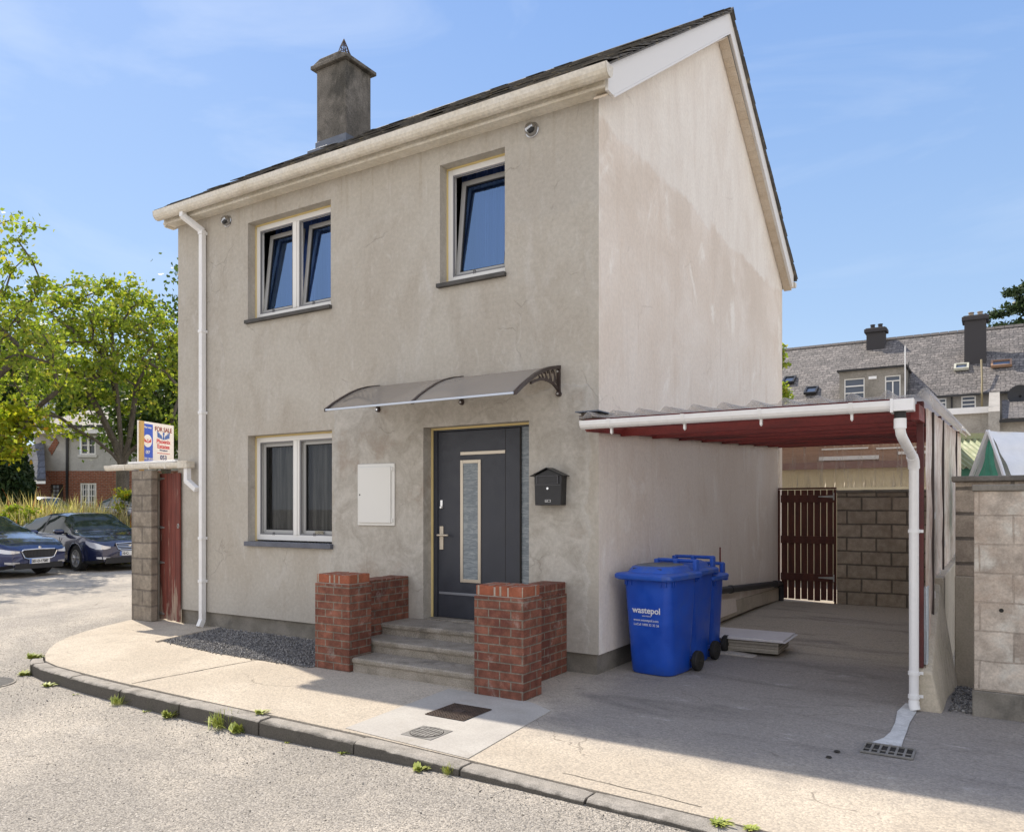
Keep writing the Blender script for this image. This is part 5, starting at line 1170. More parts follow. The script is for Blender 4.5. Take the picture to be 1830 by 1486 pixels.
M_DKLEAF = leafmat('dark_leaf', [(.035, .065, .012), (.06, .10, .018), (.09, .14, .022), (.13, .17, .03)], .3)
M_CONIF = leafmat('conifer_needles', [(.02, .045, .02), (.03, .06, .024), (.045, .08, .03), (.07, .10, .04)], .12)
M_CEDAR = leafmat('cedar_needles', [(.035, .06, .03), (.05, .085, .04), (.075, .115, .05), (.10, .13, .07)], .15)
M_BARK = mottle('tree_bark', (.085, .07, .055), (.15, .13, .105), 5, .95, dirt=(.05, .045, .035), dsc=8, stretch=(1, 1, .3), grain=30, gb=.8, gd=.01, grainc=.3)
def leaves_mesh(name, P, size, mat_, parent, rng, droop=.3, elong=1.5):
    n = len(P); P = np.asarray(P); s = size*rng.uniform(.55, 1.15, n)[:, None]
    d = rng.normal(size=(n, 3)); d[:, 2] -= droop; d /= np.linalg.norm(d, axis=1)[:, None]
    e = rng.normal(size=(n, 3)); e -= (e*d).sum(1)[:, None]*d; e /= np.linalg.norm(e, axis=1)[:, None]; nn = np.cross(d, e)
    a = P-d*s*elong*.5; c = P+d*s*elong*.5; m = P+nn*s*.18
    b = m+e*s*.5-d*s*.1; f = m-e*s*.5-d*s*.1
    V = np.stack([a, b, c, f], 1).reshape(-1, 3)
    me = bpy.data.meshes.new(name); me.vertices.add(4*n); me.vertices.foreach_set('co', V.astype(np.float32).ravel())
    me.loops.add(4*n); me.loops.foreach_set('vertex_index', np.arange(4*n, dtype=np.int32)); me.polygons.add(n)
    me.polygons.foreach_set('loop_start', np.arange(0, 4*n, 4, dtype=np.int32)); me.polygons.foreach_set('loop_total', np.full(n, 4, dtype=np.int32))
    me.update(calc_edges=True); me.validate(); me.materials.append(mat_)
    o = bpy.data.objects.new(name, me); COL.objects.link(o); o.parent = parent; return o
def tree(name, label, base, ells, fork, trunk_r, nclus, nleaf, lsize, mat_, seed, crad=.45, lean=(0, 0), cat='tree', droop=.3, grp=None, mats2=None):
    """ells: list of (cx,cy,cz,rx,ry,rz) crown ellipsoids relative to the base; fork: height of the fork"""
    rng = np.random.default_rng(seed); t = thing(name, label, cat, base, 0, grp)
    vol = np.array([e[3]*e[4]*e[5] for e in ells]); vol = vol/vol.sum(); pts = []
    for e, v_ in zip(ells, vol):
        k = max(3, int(nclus*v_)); u = rng.normal(size=(k, 3)); u /= np.linalg.norm(u, axis=1)[:, None]; r_ = rng.uniform(.25, 1, k)[:, None]**.5
        pts.append(np.array(e[:3])+u*r_*np.array(e[3:]))
    pts = np.concatenate(pts); F_ = np.array([lean[0], lean[1], fork]); pts = pts[np.argsort(np.linalg.norm(pts-F_, axis=1))]
    nodes = [np.array([0, 0, 0.]), np.array([lean[0]*.4, lean[1]*.4, fork*.5]), F_]; par = [-1, 0, 1]
    for e in ells:
        c_ = np.array(e[:3]); prev = 2
        for f in (.25, .5, .75, 1.):
            q = F_*(1-f)+c_*f; q[:2] = F_[:2]*(1-f**1.4)+c_[:2]*f**1.4; nodes.append(q+rng.normal(size=3)*.05); par.append(prev); prev = len(nodes)-1
    for p in pts:
        A = np.array(nodes); dd = np.linalg.norm(A-p, axis=1)+np.where(A[:, 2] > p[2]+.3, 2., 0)+np.where(np.arange(len(A)) < 2, 99, 0)
        j = int(np.argmin(dd)); q = nodes[j]; L = np.linalg.norm(p-q)
        k = max(1, int(L/.5)); prev = j
        for i in range(1, k+1):
            f = i/k; w_ = q*(1-f)+p*f + (rng.normal(size=3)*.05*L/k if i < k else 0); w_ = w_+np.array([0, 0, -.08*math.sin(f*math.pi)*L])
            nodes.append(w_); par.append(prev); prev = len(nodes)-1
    cnt = np.ones(len(nodes))
    for i in range(len(nodes)-1, 0, -1): cnt[par[i]] += cnt[i]
    rad = trunk_r*np.sqrt(cnt/cnt[0]); rad = np.maximum(rad, .009)
    # trunk = main stem, limbs = the rest
    a = MB(); a.tube([nodes[0]+np.array([0, 0, -.4]), nodes[0]+np.array([0, 0, .15]), nodes[1], nodes[2]], [rad[0]*1.35, rad[0]*1.1, rad[1]*1.0, rad[2]], 12); 
    b = a
    for i in range(3, len(nodes)):
        p = par[i]; n_ = 6 if rad[i] > .03 else 4
        b.tube([nodes[p], nodes[i]], [min(rad[p], rad[i]*1.25), rad[i]], n_, caps=False)
    a.build('trunk', M_BARK, t, angle=60)
    per = nleaf//len(pts); L = []
    for p in pts:
        k = int(per*rng.uniform(.4, 1.6)); L.append(p+rng.normal(size=(k, 3))*crad*rng.uniform(.6, 1.2)*np.array([1, 1, .7]))
    L = np.concatenate(L); 
    leaves_mesh('crown', L, lsize, mat_, t, rng, droop)
    return t
VR = Vector((.8486, .529, 0)); VF = Vector((-.529, .8486, 0)); C0 = Vector((3.26, -6.806, 0))
def at(px, d, z=None):
    p = C0+VF*d+VR*((px-915)/1394*d); return (p.x, p.y, road_z(p.x, p.y) if z is None else z)
def zz(py, d): return 1.62+(906-py)*d/1394
B1 = at(219, 26)
def E_(px, py, d, rx, rz, base, ry=None):
    p = at(px, d, zz(py, d)); return (p[0]-base[0], p[1]-base[1], p[2]-base[2], rx, ry or rx, rz)
tree('maple_tree', 'green maple with a forked trunk behind the parked cars, left of the house', B1,
     [E_(200, 600, 26, 2.3, 1.9, B1), E_(265, 640, 26.5, 1.8, 2.1, B1), E_(120, 650, 25.5, 2.0, 1.9, B1), E_(170, 555, 26, 1.4, 1.2, B1), E_(100, 745, 25, 1.5, .65, B1), E_(285, 770, 26, .8, .9, B1)],
     2.3, .20, 230, 12500, .115, M_MAPLE, 3, .21)
B2 = at(-120, 21)
tree('maple_tree', 'tall yellowing maple at the left edge of the photo', B2,
     [E_(-60, 620, 21, 2.7, 2.6, B2), E_(10, 500, 21, 1.2, 1.7, B2), E_(-80, 430, 21, 2.0, 1.8, B2), E_(40, 570, 21, 1.0, .9, B2), E_(35, 640, 20.5, .8, .4, B2)],
     2.6, .2, 190, 8500, .11, M_MAPLE, 8, .19)
B3 = at(-60, 22.5)
tree('maple_tree', 'low leafy maple with yellow and rust tinged leaves over the first parked car', B3,
     [E_(5, 780, 22.5, .75, .8, B3), E_(45, 755, 22.3, .6, .35, B3), E_(-40, 760, 22.5, 1.2, .9, B3)], 1.5, .12, 46, 4200, .12, M_MAPLEY, 12, .22)
B4 = at(300, 33)
tree('maple_tree', 'darker tree standing behind the forked maple, next to the house corner', B4, [E_(295, 710, 33, 1.6, 1.9, B4), E_(325, 570, 33, .7, 2.0, B4), E_(255, 760, 33, 1.5, 1.2, B4)], 2, .2, 80, 8000, .17, M_DKLEAF, 15, .55)
for i, (px, py, d, rx, rz, lb) in enumerate(((20, 730, 52, 4.2, 2.4, 'dark broad tree behind the brick house chimney'), (160, 712, 56, 3.2, 1.6, 'distant dark tree above the ridge of the brick house'), (110, 695, 60, 3.4, 1.6, 'distant tree between the white chimney and the forked maple'), (-40, 700, 46, 4, 3, 'dark tree at the far left behind the maples'))):
    b_ = at(px, d); tree('broadleaf_tree', lb, b_, [E_(px, py, d, rx, rz, b_)], 3, .25, 40, 7000, .32, M_DKLEAF, 30+i, .8, grp='trees beyond the brick house')
def conifer_column(label, px, d, ztop, r, seed):
    b_ = at(px, d); t = thing('conifer', label, 'conifer', b_); rng = np.random.default_rng(seed); H = ztop-b_[2]
    a = MB(); a.tube([(0, 0, -.2), (0, 0, H*.9)], [.16, .03], 8); a.build('trunk', M_BARK, t)
    z = rng.uniform(0.1, 1, 14000); an = rng.uniform(0, 6.28, 14000); rr_ = r*(1-z**1.6)*np.sqrt(rng.uniform(.35, 1, 14000))*(1+.12*np.sin(an*5+z*20))
    leaves_mesh('foliage', np.stack([rr_*np.cos(an), rr_*np.sin(an), z*H], 1), .13, M_CONIF, t, rng, -.4, 2.0)
conifer_column('dark dense conifer at the left edge below the yellowing leaves', 8, 29, zz(700, 29), 1.15, 4)
b_ = at(1392, 27, 0); tree('shrub', 'leafy green shrub just showing past the back corner of the house', b_, [E_(1396, 640, 27, .10, .7, b_), E_(1399, 700, 27, .20, .35, b_)], 2.5, .05, 22, 900, .11, M_MAPLE, 17, .10, cat='shrub')
# spreading cedar behind the terrace
CB = at(1975, 62, 0); ce_ = thing('cedar_tree', 'spreading dark cedar rising behind the terrace roof at the right edge', 'tree', CB); rng = np.random.default_rng(21)
a = MB(); a.tube([(0, 0, 0), (0, 0, 24)], [.8, .15], 10); L = []
for k in range(46):
    z = rng.uniform(13.5, 22.5); an = rng.uniform(0, 6.28) if k > 22 else rng.uniform(R(180), R(250)); 
    ln = rng.uniform(3.5, 6.2)*(1-.4*(z-13)/11); dr_ = np.array([math.cos(an), math.sin(an), .18])
    path = [np.array([0, 0, z])+dr_*ln*f+np.array([0, 0, .5*math.sin(f*2.6)]) for f in (0, .25, .5, .75, 1)]
    a.tube(path, [.12, .09, .06, .04, .02], 5, caps=False)
    for f in np.linspace(.2, 1, 16):
        p = path[0]*(1-f)+path[-1]*f+np.array([0, 0, .5*math.sin(f*2.6)]); w_ = .75*(1.15-f); k2 = int(50)
        q = rng.normal(size=(k2, 3))*np.array([w_, w_, .12]); L.append(p+q)
for k in range(9):      # long low sprays reaching left over the ridge
    z = 12.6+.75*k+rng.uniform(-.35, .35); d_ = -np.array([VR.x, VR.y, 0])+np.array([0, rng.uniform(-.2, .3), 0]); ln = rng.uniform(8.0, 12.2)-.42*k
    path = [np.array([0, 0, z])+d_*ln*f+np.array([0, 0, -.9*f+1.4*math.sin(f*2.2)]) for f in np.linspace(0, 1, 9)]
    a.tube(path, list(np.linspace(.13, .02, 9)), 5, caps=False)
    for f in np.linspace(.15, 1.02, 26):
        i = min(int(f*8), 7); p = path[i]+(path[i+1]-path[i])*(f*8-i); w_ = .55*(1.25-f); q = rng.normal(size=(46, 3))*np.array([w_, w_, .16])+np.array([0, 0, rng.normal()*.16]); L.append(p+q)
a.build('trunk', M_BARK, ce_); leaves_mesh('foliage', np.concatenate(L), .22, M_CEDAR, ce_, rng, -.1, 2.2)

# verge: tall dry grass, docks, and leafy clumps
M_GRASS = leafmat('verge_grass', [(.16, .19, .04), (.26, .27, .07), (.42, .36, .15), (.30, .10, .04)], .4)
def grass(label, n, pxr, dr_, h0, h1, seed, mat_=M_GRASS):
    rng = np.random.default_rng(seed); V = []; Fc = []
    for i in range(n):
        px = rng.uniform(*pxr); d = rng.uniform(*dr_); p = at(px, d); h = rng.uniform(h0, h1)*(.6+.6*rng.random()); an = rng.uniform(0, 6.28); bend = rng.uniform(.05, .55)*h; wd = rng.uniform(.012, .03)
        dx, dy = math.cos(an), math.sin(an); sx_, sy_ = -dy*wd, dx*wd; o = len(V)
        V += [(p[0]-sx_, p[1]-sy_, p[2]-.02), (p[0]+sx_, p[1]+sy_, p[2]-.02), (p[0]+dx*bend*.35+sx_*.8, p[1]+dy*bend*.35+sy_*.8, p[2]+h*.6), (p[0]+dx*bend*.35-sx_*.8, p[1]+dy*bend*.35-sy_*.8, p[2]+h*.6), (p[0]+dx*bend, p[1]+dy*bend, p[2]+h)]
        Fc += [(o, o+1, o+2, o+3), (o+3, o+2, o+4)]
    a = MB(); a.add(V, Fc); tag(a.build('tall_grass', mat_, angle=180), label, 'grass', kind='stuff')
grass('long dry grass on the bank behind the parked cars', 14000, (-120, 330), (22.0, 29), .5, 1.05, 1)
grass('tall pale grass plumes leaning above the parked cars', 1500, (-60, 240), (22.3, 25.5), .9, 1.45, 2, leafmat('pale_plume', [(.40, .34, .18), (.52, .45, .27), (.6, .52, .34), (.30, .09, .04)], .4))
vg = MB(); 
vg.add([(*at(px, d)[:2], at(px, d)[2]+.02) for d in np.linspace(22.4, 80, 30) for px in np.linspace(-500, 480, 24)], [(j*24+i, j*24+i+1, (j+1)*24+i+1, (j+1)*24+i) for j in range(29) for i in range(23)])
tag(vg.build('verge', mottle('verge_turf', (.10, .12, .03), (.20, .18, .07), .8, .95, grain=30, gb=.6), angle=180), 'grassy bank behind the parked cars', kind='structure')
for i, (px, d, h_, r_, lb) in enumerate(((22, 23.2, 1.5, .33, 'leafy upright bush at the left above the first parked car'), (52, 23, 1.35, .22, 'slim leafy bush in front of the silver car'), (5, 22.8, 1.0, .4, 'rust tinged dock plant at the left edge behind the first car'), (228, 24.6, 1.5, .3, 'yellow green bush beside the block pier'))):
    b_ = at(px, d); tree('bush', lb, b_, [(0, 0, h_*.6, r_, r_, h_*.42)], h_*.2, .03, 14, 1300, .07, M_MAPLEY if i > 1 else M_MAPLE, 50+i, .11, cat='bush')

# ================================================================ CARS
M_NAVY = material('navy_car_paint', None, (.010, .022, .095), .22, .35, coat=1.); M_INK = material('dark_blue_car_paint', None, (.016, .022, .065), .25, .35, coat=1.)
M_SILVER = material('pale_car_paint', None, (.62, .62, .62), .3, .2, coat=.6)
M_CARGLASS = material('car_glass', None, (.02, .03, .028), .04, 0, spec=.35); M_TRIMK = material('black_car_trim', None, (.014, .014, .016), .5)
M_LAMP = material('headlamp_lens', None, (.62, .64, .68), .08, .3, coat=1.); M_ALLOY = material('alloy_rim', None, (.48, .48, .49), .3, .8)
M_PLATE = material('plate_white', None, (.78, .78, .76), .4)
def car(name, label, loc, rz, paint, L=4.7, W=1.83, H=1.46, hatch=True, plate='', grille='wide', loose=0, grp='cars parked in a row across the street'):
    """nose towards +x, origin on the ground under the middle"""
    t = thing(name, label, 'car', loc, rz, grp); hw = W/2; xf, xr = L/2, -L/2; ax, bx = xf-.93, xr+.95; WR = .325
    # stations: x, half width, bottom z, shoulder z, top z, roof half width
    if hatch: TOP = [(xr, .80, .86), (xr+.12, .84, 1.0), (xr+.55, .92, 1.22), (xr+1.05, .95, 1.38), (xr+1.8, .97, H-.01), (xr+2.4, .97, H), (xr+2.85, .97, H-.03), (xr+3.25, .95, 1.20), (xr+3.62, .93, .99), (xf-.6, .88, .90), (xf-.22, .80, .79), (xf-.06, .7, .70), (xf, .66, .64)]
    else: TOP = [(xr, .86, .90), (xr+.25, .93, 1.04), (xr+.7, .97, 1.08), (xr+1.25, .97, 1.32), (xr+1.8, .98, H-.02), (xr+2.35, .98, H), (xr+2.85, .97, H-.05), (xr+3.25, .95, 1.22), (xr+3.6, .94, 1.02), (xf-.6, .89, .92), (xf-.22, .80, .81), (xf-.06, .7, .72), (xf, .66, .65)]
    rows = []
    n = 44
    def interp(tab, x):
        for i in range(len(tab)-1):
            if x <= tab[i+1][0]+1e-9:
                f = (x-tab[i][0])/(tab[i+1][0]-tab[i][0]); f = f*f*(3-2*f)*.5+f*.5; return [tab[i][k]+(tab[i+1][k]-tab[i][k])*f for k in range(1, len(tab[0]))]
        return list(tab[-1][1:])
    XS = [xr+L*i/n for i in range(n+1)]; A = MB()
    for x in XS:
        _, zt = interp(TOP, x); u = (x-xr)/L
        wx = hw*(1-.25*max(0, (u-.86)/.14)**2.4-.12*max(0, (.12-u)/.12)**2); belt = .90+.05*(1-u); belt = min(belt, zt-.015)
        cab = max(0, min(1, (zt-belt)/.45)); zb = .20+.05*max(0, (u-.95)/.05)
        half = [(wx*.90, zb), (wx*.985, zb+.08), (wx, .50), (wx*.985, min(.74, zt-.06)), (wx*.955, belt-.02), (wx*.93, belt+.0), (wx*(.93-.12*cab), belt+(zt-belt)*.55), (wx*(.90-.22*cab), belt+(zt-belt)*.90), (wx*(.66-.08*cab), zt), (wx*.32, zt+.018), (0, zt+.024)]
        rows.append([(x, y, z) for y, z in half]+[(x, -y, z) for y, z in reversed(half[:-1])])
    m = len(rows[0]); V = [p for r_ in rows for p in r_]; 
    bm = bmesh.new(); vs = [bm.verts.new(p) for p in V]
    for i in range(n):
        for k in range(m-1):
            f = bm.faces.new((vs[i*m+k], vs[i*m+k+1], vs[(i+1)*m+k+1], vs[(i+1)*m+k])); xm = (XS[i]+XS[i+1])/2; _, zt = interp(TOP, xm)
            kk = min(k, m-2-k); u = (xm-xr); f.smooth = True
            side = kk in (5, 6) ; top = kk in (7, 8, 9)
            gx0, gx1 = (xr+.62, xr+3.28)
            if side and gx0 < u+xr < gx1 and zt > 1.16: f.material_index = 1
            if top and (xr+2.9 < xm < xr+3.52): f.material_index = 1
            if kk == 6 and (xr+2.9 < xm < xr+3.3): f.material_index = 1
            if top and ((xr+.25 if hatch else xr+.85) < xm < (xr+1.0 if hatch else xr+1.45)): f.material_index = 1
            if side and (abs(xm-(xr+1.95)) < .05 or abs(xm-(xr+1.1)) < .05): f.material_index = 2
            if kk == 0: f.material_index = 2
    bm.faces.new([vs[k] for k in range(m)]); bm.faces.new([vs[n*m+k] for k in reversed(range(m))])
    bmesh.ops.recalc_face_normals(bm, faces=bm.faces)
    bmesh.ops.subdivide_edges(bm, edges=[e for e in bm.edges if all(abs(v.co.y) > .6*hw and v.co.z < .8 for v in e.verts) and min(abs(e.verts[0].co.x-ax), abs(e.verts[0].co.x-bx)) < .6], cuts=3, use_grid_fill=True)
    kill = [f for f in bm.faces if abs(f.calc_center_median().y) > .6*hw and min(math.hypot(f.calc_center_median().x-q, f.calc_center_median().z-.33) for q in (ax, bx)) < .385]
    bmesh.ops.delete(bm, geom=kill, context='FACES')
    def part(idx, nm, mt, par, sd=0):
        b2 = bm.copy(); bmesh.ops.delete(b2, geom=[f for f in b2.faces if f.material_index != idx or f.calc_center_median().y*sd < 0], context='FACES')
        for f in b2.faces: f.material_index = 0
        me = bpy.data.meshes.new(nm); b2.to_mesh(me); b2.free(); me.materials.append(mt); me.set_sharp_from_angle(angle=R(50)); o = bpy.data.objects.new(nm, me); COL.objects.link(o); o.parent = par; return o
    body = part(0, 'car_body', paint, t); part(1, 'windows', M_CARGLASS, t); part(2, 'sill_trim', M_TRIMK, body, 1); part(2, 'sill_trim', M_TRIMK, body, -1); bm.free()
    a = MB(); a.box(bx-.4, ax+.4, -hw+.2, hw-.2, .22, .55); a.box(bx-.42, bx+.42, -hw+.04, hw-.04, .35, .70); a.box(ax-.42, ax+.42, -hw+.04, hw-.04, .35, .66); a.build('underbody', M_TRIMK, body)
    for q in (ax, bx):
        for s_ in (-1, 1):
            a = MB(); y = s_*(hw-.115); pro = [(.20, -.10), (.30, -.105), (WR, -.08), (WR, .08), (.30, .105), (.205, .10), (.20, .06)]
            a.lathe([(r_, h_*s_) for r_, h_ in pro], (q, y, WR), 32, 'y'); wh = a.build('wheel', M_RUBBER, t, recalc=True)
            a = MB(); yo = y+s_*.085
            for k in range(32):
                pass
            a.lathe([(.222, -.005*s_), (.222, .018*s_), (.205, .018*s_), (.20, -.02*s_)], (q, yo, WR), 32, 'y')
            for k in range(5):
                an = 2*math.pi*k/5+.3
                for dl in (-.10, .10):
                    d1 = Vector((math.cos(an+dl*.4), 0, math.sin(an+dl*.4))); d2 = Vector((math.cos(an+dl*1.6), 0, math.sin(an+dl*1.6)))
                    a.tube([Vector((q, yo, WR))+d1*.03, Vector((q, yo, WR))+d2*.21], [.02, .014], 6)
            a.lathe([(.04, 0), (.04, .02*s_), (0, .024*s_)], (q, yo, WR), 14, 'y'); a.build('rim', M_ALLOY, wh, recalc=True)
            a = MB(); a.lathe([(.20, 0), (.20, .004*s_), (0, .004*s_)], (q, y+s_*.055, WR), 24, 'y'); a.build('brake_shadow_disc', M_TRIMK, wh, recalc=True)
            a = MB(); a.tube([(q+.395*math.cos(R(v)), s_*(hw-.008), .33+.395*math.sin(R(v))) for v in range(-12, 193, 12)], .018, 6); a.build('arch_trim', paint, body)
    # front details
    wn = lambda x, k=1.: hw*(1-.25*max(0, ((x-xr)/L-.86)/.14)**2.4)*k
    def patch(nm, mt, par, pts, out=.012):
        a = MB(); a.add([tuple(p) for p in pts]+[(p[0]+out, p[1]*1.006, p[2]+.003) for p in pts], [tuple(range(len(pts)))[::-1], tuple(range(len(pts), 2*len(pts)))]+[(i, (i+1) % len(pts), len(pts)+(i+1) % len(pts), len(pts)+i) for i in range(len(pts))])
        return a.build(nm, mt, par, recalc=True)
    for s_ in (-1, 1):
        def strip(nm, mt, stations, out=.016):
            # stations: (x or None for the flat front, y, z low, z high)
            a = MB(); v = []
            for (x, y, zl, zh) in stations:
                if y is None: y = wn(x); nx, ny = .5, 1
                else: nx, ny = 1, .15
                for z in (zl, zh):
                    yy = y*(1.0 if z < .64 else .985)
                    v.append((x+nx*out, s_*(yy+ny*out*.5), z)); 
            n_ = len(stations); V_ = v+[(p[0]-.05, p[1]*.95, p[2]) for p in v]; m_ = 2*n_
            f = [(2*i, 2*i+2, 2*i+3, 2*i+1) for i in range(n_-1)]+[(2*i, 2*i+m_, 2*i+2+m_, 2*i+2) for i in range(n_-1)]+[(2*i+1, 2*i+3, 2*i+3+m_, 2*i+1+m_) for i in range(n_-1)]+[(0, 1, 1+m_, m_), (m_-2, 2*m_-2, 2*m_-1, m_-1)]
            a.add(V_, f); return a.build(nm, mt, t, recalc=True)
        if grille == 'wide': strip('headlight', M_LAMP, [(xf, .50, .585, .625), (xf, .62, .575, .64), (xf-.02, None, .57, .65), (xf-.10, None, .575, .665), (xf-.24, None, .60, .69), (xf-.34, None, .655, .70)])
        else: strip('headlight', M_LAMP, [(xf, .50, .60, .645), (xf, .62, .575, .66), (xf-.02, None, .57, .69), (xf-.12, None, .58, .73), (xf-.28, None, .63, .76), (xf-.44, None, .72, .79)])
        strip('fog_lamp', M_LAMP if grille != 'wide' else M_ALLOY, [(xf, .50, .33, .37), (xf, .66, .325, .38), (xf-.05, None, .33, .385), (xf-.12, None, .345, .385)], .012)
        a = MB(); a.T = Matrix.Translation((xr+3.2, s_*(hw+.09), 1.0)) @ Matrix.Diagonal((.55, 1.1, .75, 1)); loft(a, [rr3(0, 0, .10, .05, .04, -.09), rr3(0, 0, .15, .10, .05, -.04), rr3(0, 0, .15, .11, .05, .04), rr3(0, 0, .10, .07, .04, .09)]); mi_ = a.build('mirror', paint, t, angle=70)
        a = MB(); a.box(xr+3.2, xr+3.27, min(s_*(hw-.10), s_*(hw+.02)), max(s_*(hw-.10), s_*(hw+.02)), .94, .98); a.build('mirror_arm', M_TRIMK, mi_)
        a = MB(); 
        for q in (1.98, 2.95) if False else (2.02, 1.15): a.box(xr+q-.02+.35, xr+q+.16+.35, min(s_*(hw-.005), s_*(hw+.02)), max(s_*(hw-.005), s_*(hw+.02)), .80, .825)
        a.build('door_handle', M_ALLOY if grille != 'wide' else paint, t)
        # bright waistline under the side windows
        a = MB(); a.tube([(xr+.75, s_*hw*.94, .965), (xr+2.0, s_*hw*.955, .945), (xr+3.2, s_*hw*.95, .93)], .012, 5); a.build('waist_trim', M_CHROME, t)
        a = MB()
        for q in (xr+1.08, xr+2.02, xr+3.05): a.box(q-.004, q+.004, min(s_*(hw*.99), s_*(hw+.003)), max(s_*(hw*.99), s_*(hw+.003)), .28, .86)
        a.build('door_gap', M_TRIMK, body)
    if grille == 'wide':
        gp_ = [(-.46, .62), (-.40, .655), (0, .665), (.40, .655), (.46, .62), (.38, .47), (.30, .445), (-.30, .445), (-.38, .47)]
    else: gp_ = [(-.36, .72), (0, .735), (.36, .72), (.30, .58), (.22, .545), (-.22, .545), (-.30, .58)]
    xg = xf+.012
    a = MB(); a.prism([(y, z) for y, z in gp_], 'x', xf-.06, xg); gro = a.build('grille', M_TRIMK, t, recalc=True)
    a = MB(); a.tube([(xg+.004, y, z) for y, z in gp_+gp_[:1]], .014, 6, caps=False)
    if grille == 'wide':
        b = MB()
        for k in range(-10, 11): b.tube([(xg+.004, k*.036, .47+.02*abs(k)/10), (xg+.004, k*.038, .645)], .005, 4)
        b.build('grille_slats', material('dark_slat', None, (.06, .06, .065), .35), gro)
    else:
        for z in (.60, .64, .68): a.tube([(xg+.006, -.29-(z-.6)*.3, z), (xg+.006, .29+(z-.6)*.3, z)], .010, 5)
    a.build('grille_trim', M_CHROME, gro)
    patch('lower_intake', M_TRIMK, t, [(xf+.001, -.60, .34 if grille == 'wide' else .36), (xf+.001, .60, .34 if grille == 'wide' else .36), (xf+.001, .64, .21), (xf+.001, -.64, .21)], .012)
    a = MB(); zp = .385 if grille == 'wide' else .46; a.box(xg+.0, xg+.014, -.26, .26, zp-.055, zp+.055); plo = a.build('number_plate', M_PLATE, t)
    a = MB(); a.box(xg+.014, xg+.016, -.26, -.215, zp-.055, zp+.055); a.build('plate_band', M_SBLUE, plo)
    if plate: text(plate, .085, frame((xg+.016, -.205, zp-.03), (0, 1, 0), (0, 0, 1)), M_GASKET, plo, 'plate_lettering', sx=.92, bold=.003)
    a = MB(); a.lathe([(.035, 0), (.035, .008), (0, .01)], (xg+.004, 0, .70 if grille == 'wide' else .655), 16, 'x'); a.build('badge', M_CHROME, t, recalc=True)
    return t
car('parked_car', 'navy blue car nearest the camera at the left edge, wide slatted grille and full plate', (-18.25, 2.43, road_z(-17, 2.9)+.0), R(12), M_NAVY, 4.69, 1.83, 1.45, True, '201-D-17287', 'wide')
car('parked_car', 'dark blue sedan with bright window trim between the first car and the block pier', (-18.3, 5.3, road_z(-18, 5.3)), R(-4), M_INK, 4.83, 1.86, 1.48, True, '10-C-', 'oval')
car('parked_car', 'dark car mostly hidden behind the block pier, only its mirror and bonnet edge showing', (-19.6, 8.2, road_z(-19, 8.2)), R(-6), M_NAVY, 4.5, 1.8, 1.42, True, '', 'oval')
p_ = at(66, 30.5)
car('parked_car', 'silver white car on the drive in front of the brick house', (p_[0], p_[1], .52), R(22), M_SILVER, 4.6, 1.8, 1.50, True, '', 'oval')

# ================================================================ BRICK HOUSE beyond the cars (front parallel to the picture)
D_ = 36.; HB = at(125, D_, .42)
bh = thing('brick_house', 'brick and render house with a pale tiled roof behind the parked cars', 'house', HB, R(31.94))
k_ = D_/1394
def X_(px): return (px-125)*k_
def Z_(py): return 1.62+(906-py)*k_-HB[2]
M_HRENDER = mottle('estate_render', (.42, .41, .39), (.50, .49, .46), 3, .9, dirt=(.34, .32, .28), dsc=1.2, grain=30)
a = MB(); wx0, wx1 = X_(104), X_(330)
win = [(X_(143), X_(172), Z_(908), Z_(863)), ]
wall_cells(a, lambda u, v: (u, 0, v), [X_(60), wx1, win[0][0], win[0][1]], [-.5, Z_(841), win[0][2], win[0][3]], win)
for (p, q, c, d) in win: a.quad((p, 0, c), (p, 0, d), (p, .15, d), (p, .15, c)); a.quad((q, 0, d), (q, 0, c), (q, .15, c), (q, .15, d)); a.quad((p, 0, c), (p, .15, c), (q, .15, c), (q, 0, c))
a.box(X_(200), X_(238), -.12, -.004, -.5, Z_(841)); a.build('brick_wall', M_FARBRICK, bh)
a = MB(); w2_ = (X_(142), X_(170), Z_(812), Z_(778))
wall_cells(a, lambda u, v: (u, .04, v), [X_(60), wx1, w2_[0], w2_[1]], [Z_(841), Z_(765), w2_[2], w2_[3]], [w2_]); a.box(wx0, wx1, .05, .1, Z_(842), Z_(841)) ; a.build('render_wall', M_HRENDER, bh)
def hwin(w_, nx, ny, y=.0, split=True):
    a = MB(); ring(a, w_[0], w_[1], w_[2], w_[3], .07, y+.03, y+.10)
    m = (w_[0]+w_[1])/2; a.box(m-.05, m+.05, y+.03, y+.10, w_[2]+.07, w_[3]-.07)
    for k in range(1, ny): z = w_[2]+(w_[3]-w_[2])*k/ny; a.box(w_[0]+.07, w_[1]-.07, y+.045, y+.085, z-.02, z+.02)
    for k in range(1, nx):
        if k*2 == nx: continue
        x = w_[0]+(w_[1]-w_[0])*k/nx; a.box(x-.018, x+.018, y+.04, y+.08, w_[2]+.07, w_[3]-.07)
    wo_ = a.build('window', M_FRAME, bh); b = MB(); b.box(w_[0], w_[1], y+.10, y+.11, w_[2], w_[3]); b.build('pane', material('far_pane', None, (.05, .06, .07), .08), wo_)
    b = MB(); b.box(w_[0]-.08, w_[1]+.08, y-.06, y+.0, w_[2]-.12, w_[2]-.005); b.build('sill', material('far_sill', None, (.62, .61, .58), .7), wo_)
hwin(win[0], 6, 4); hwin(w2_, 2, 2, .04)
a = MB(); ey, ez = -.45, Z_(764); ry_, rz2 = 4.6, Z_(676)
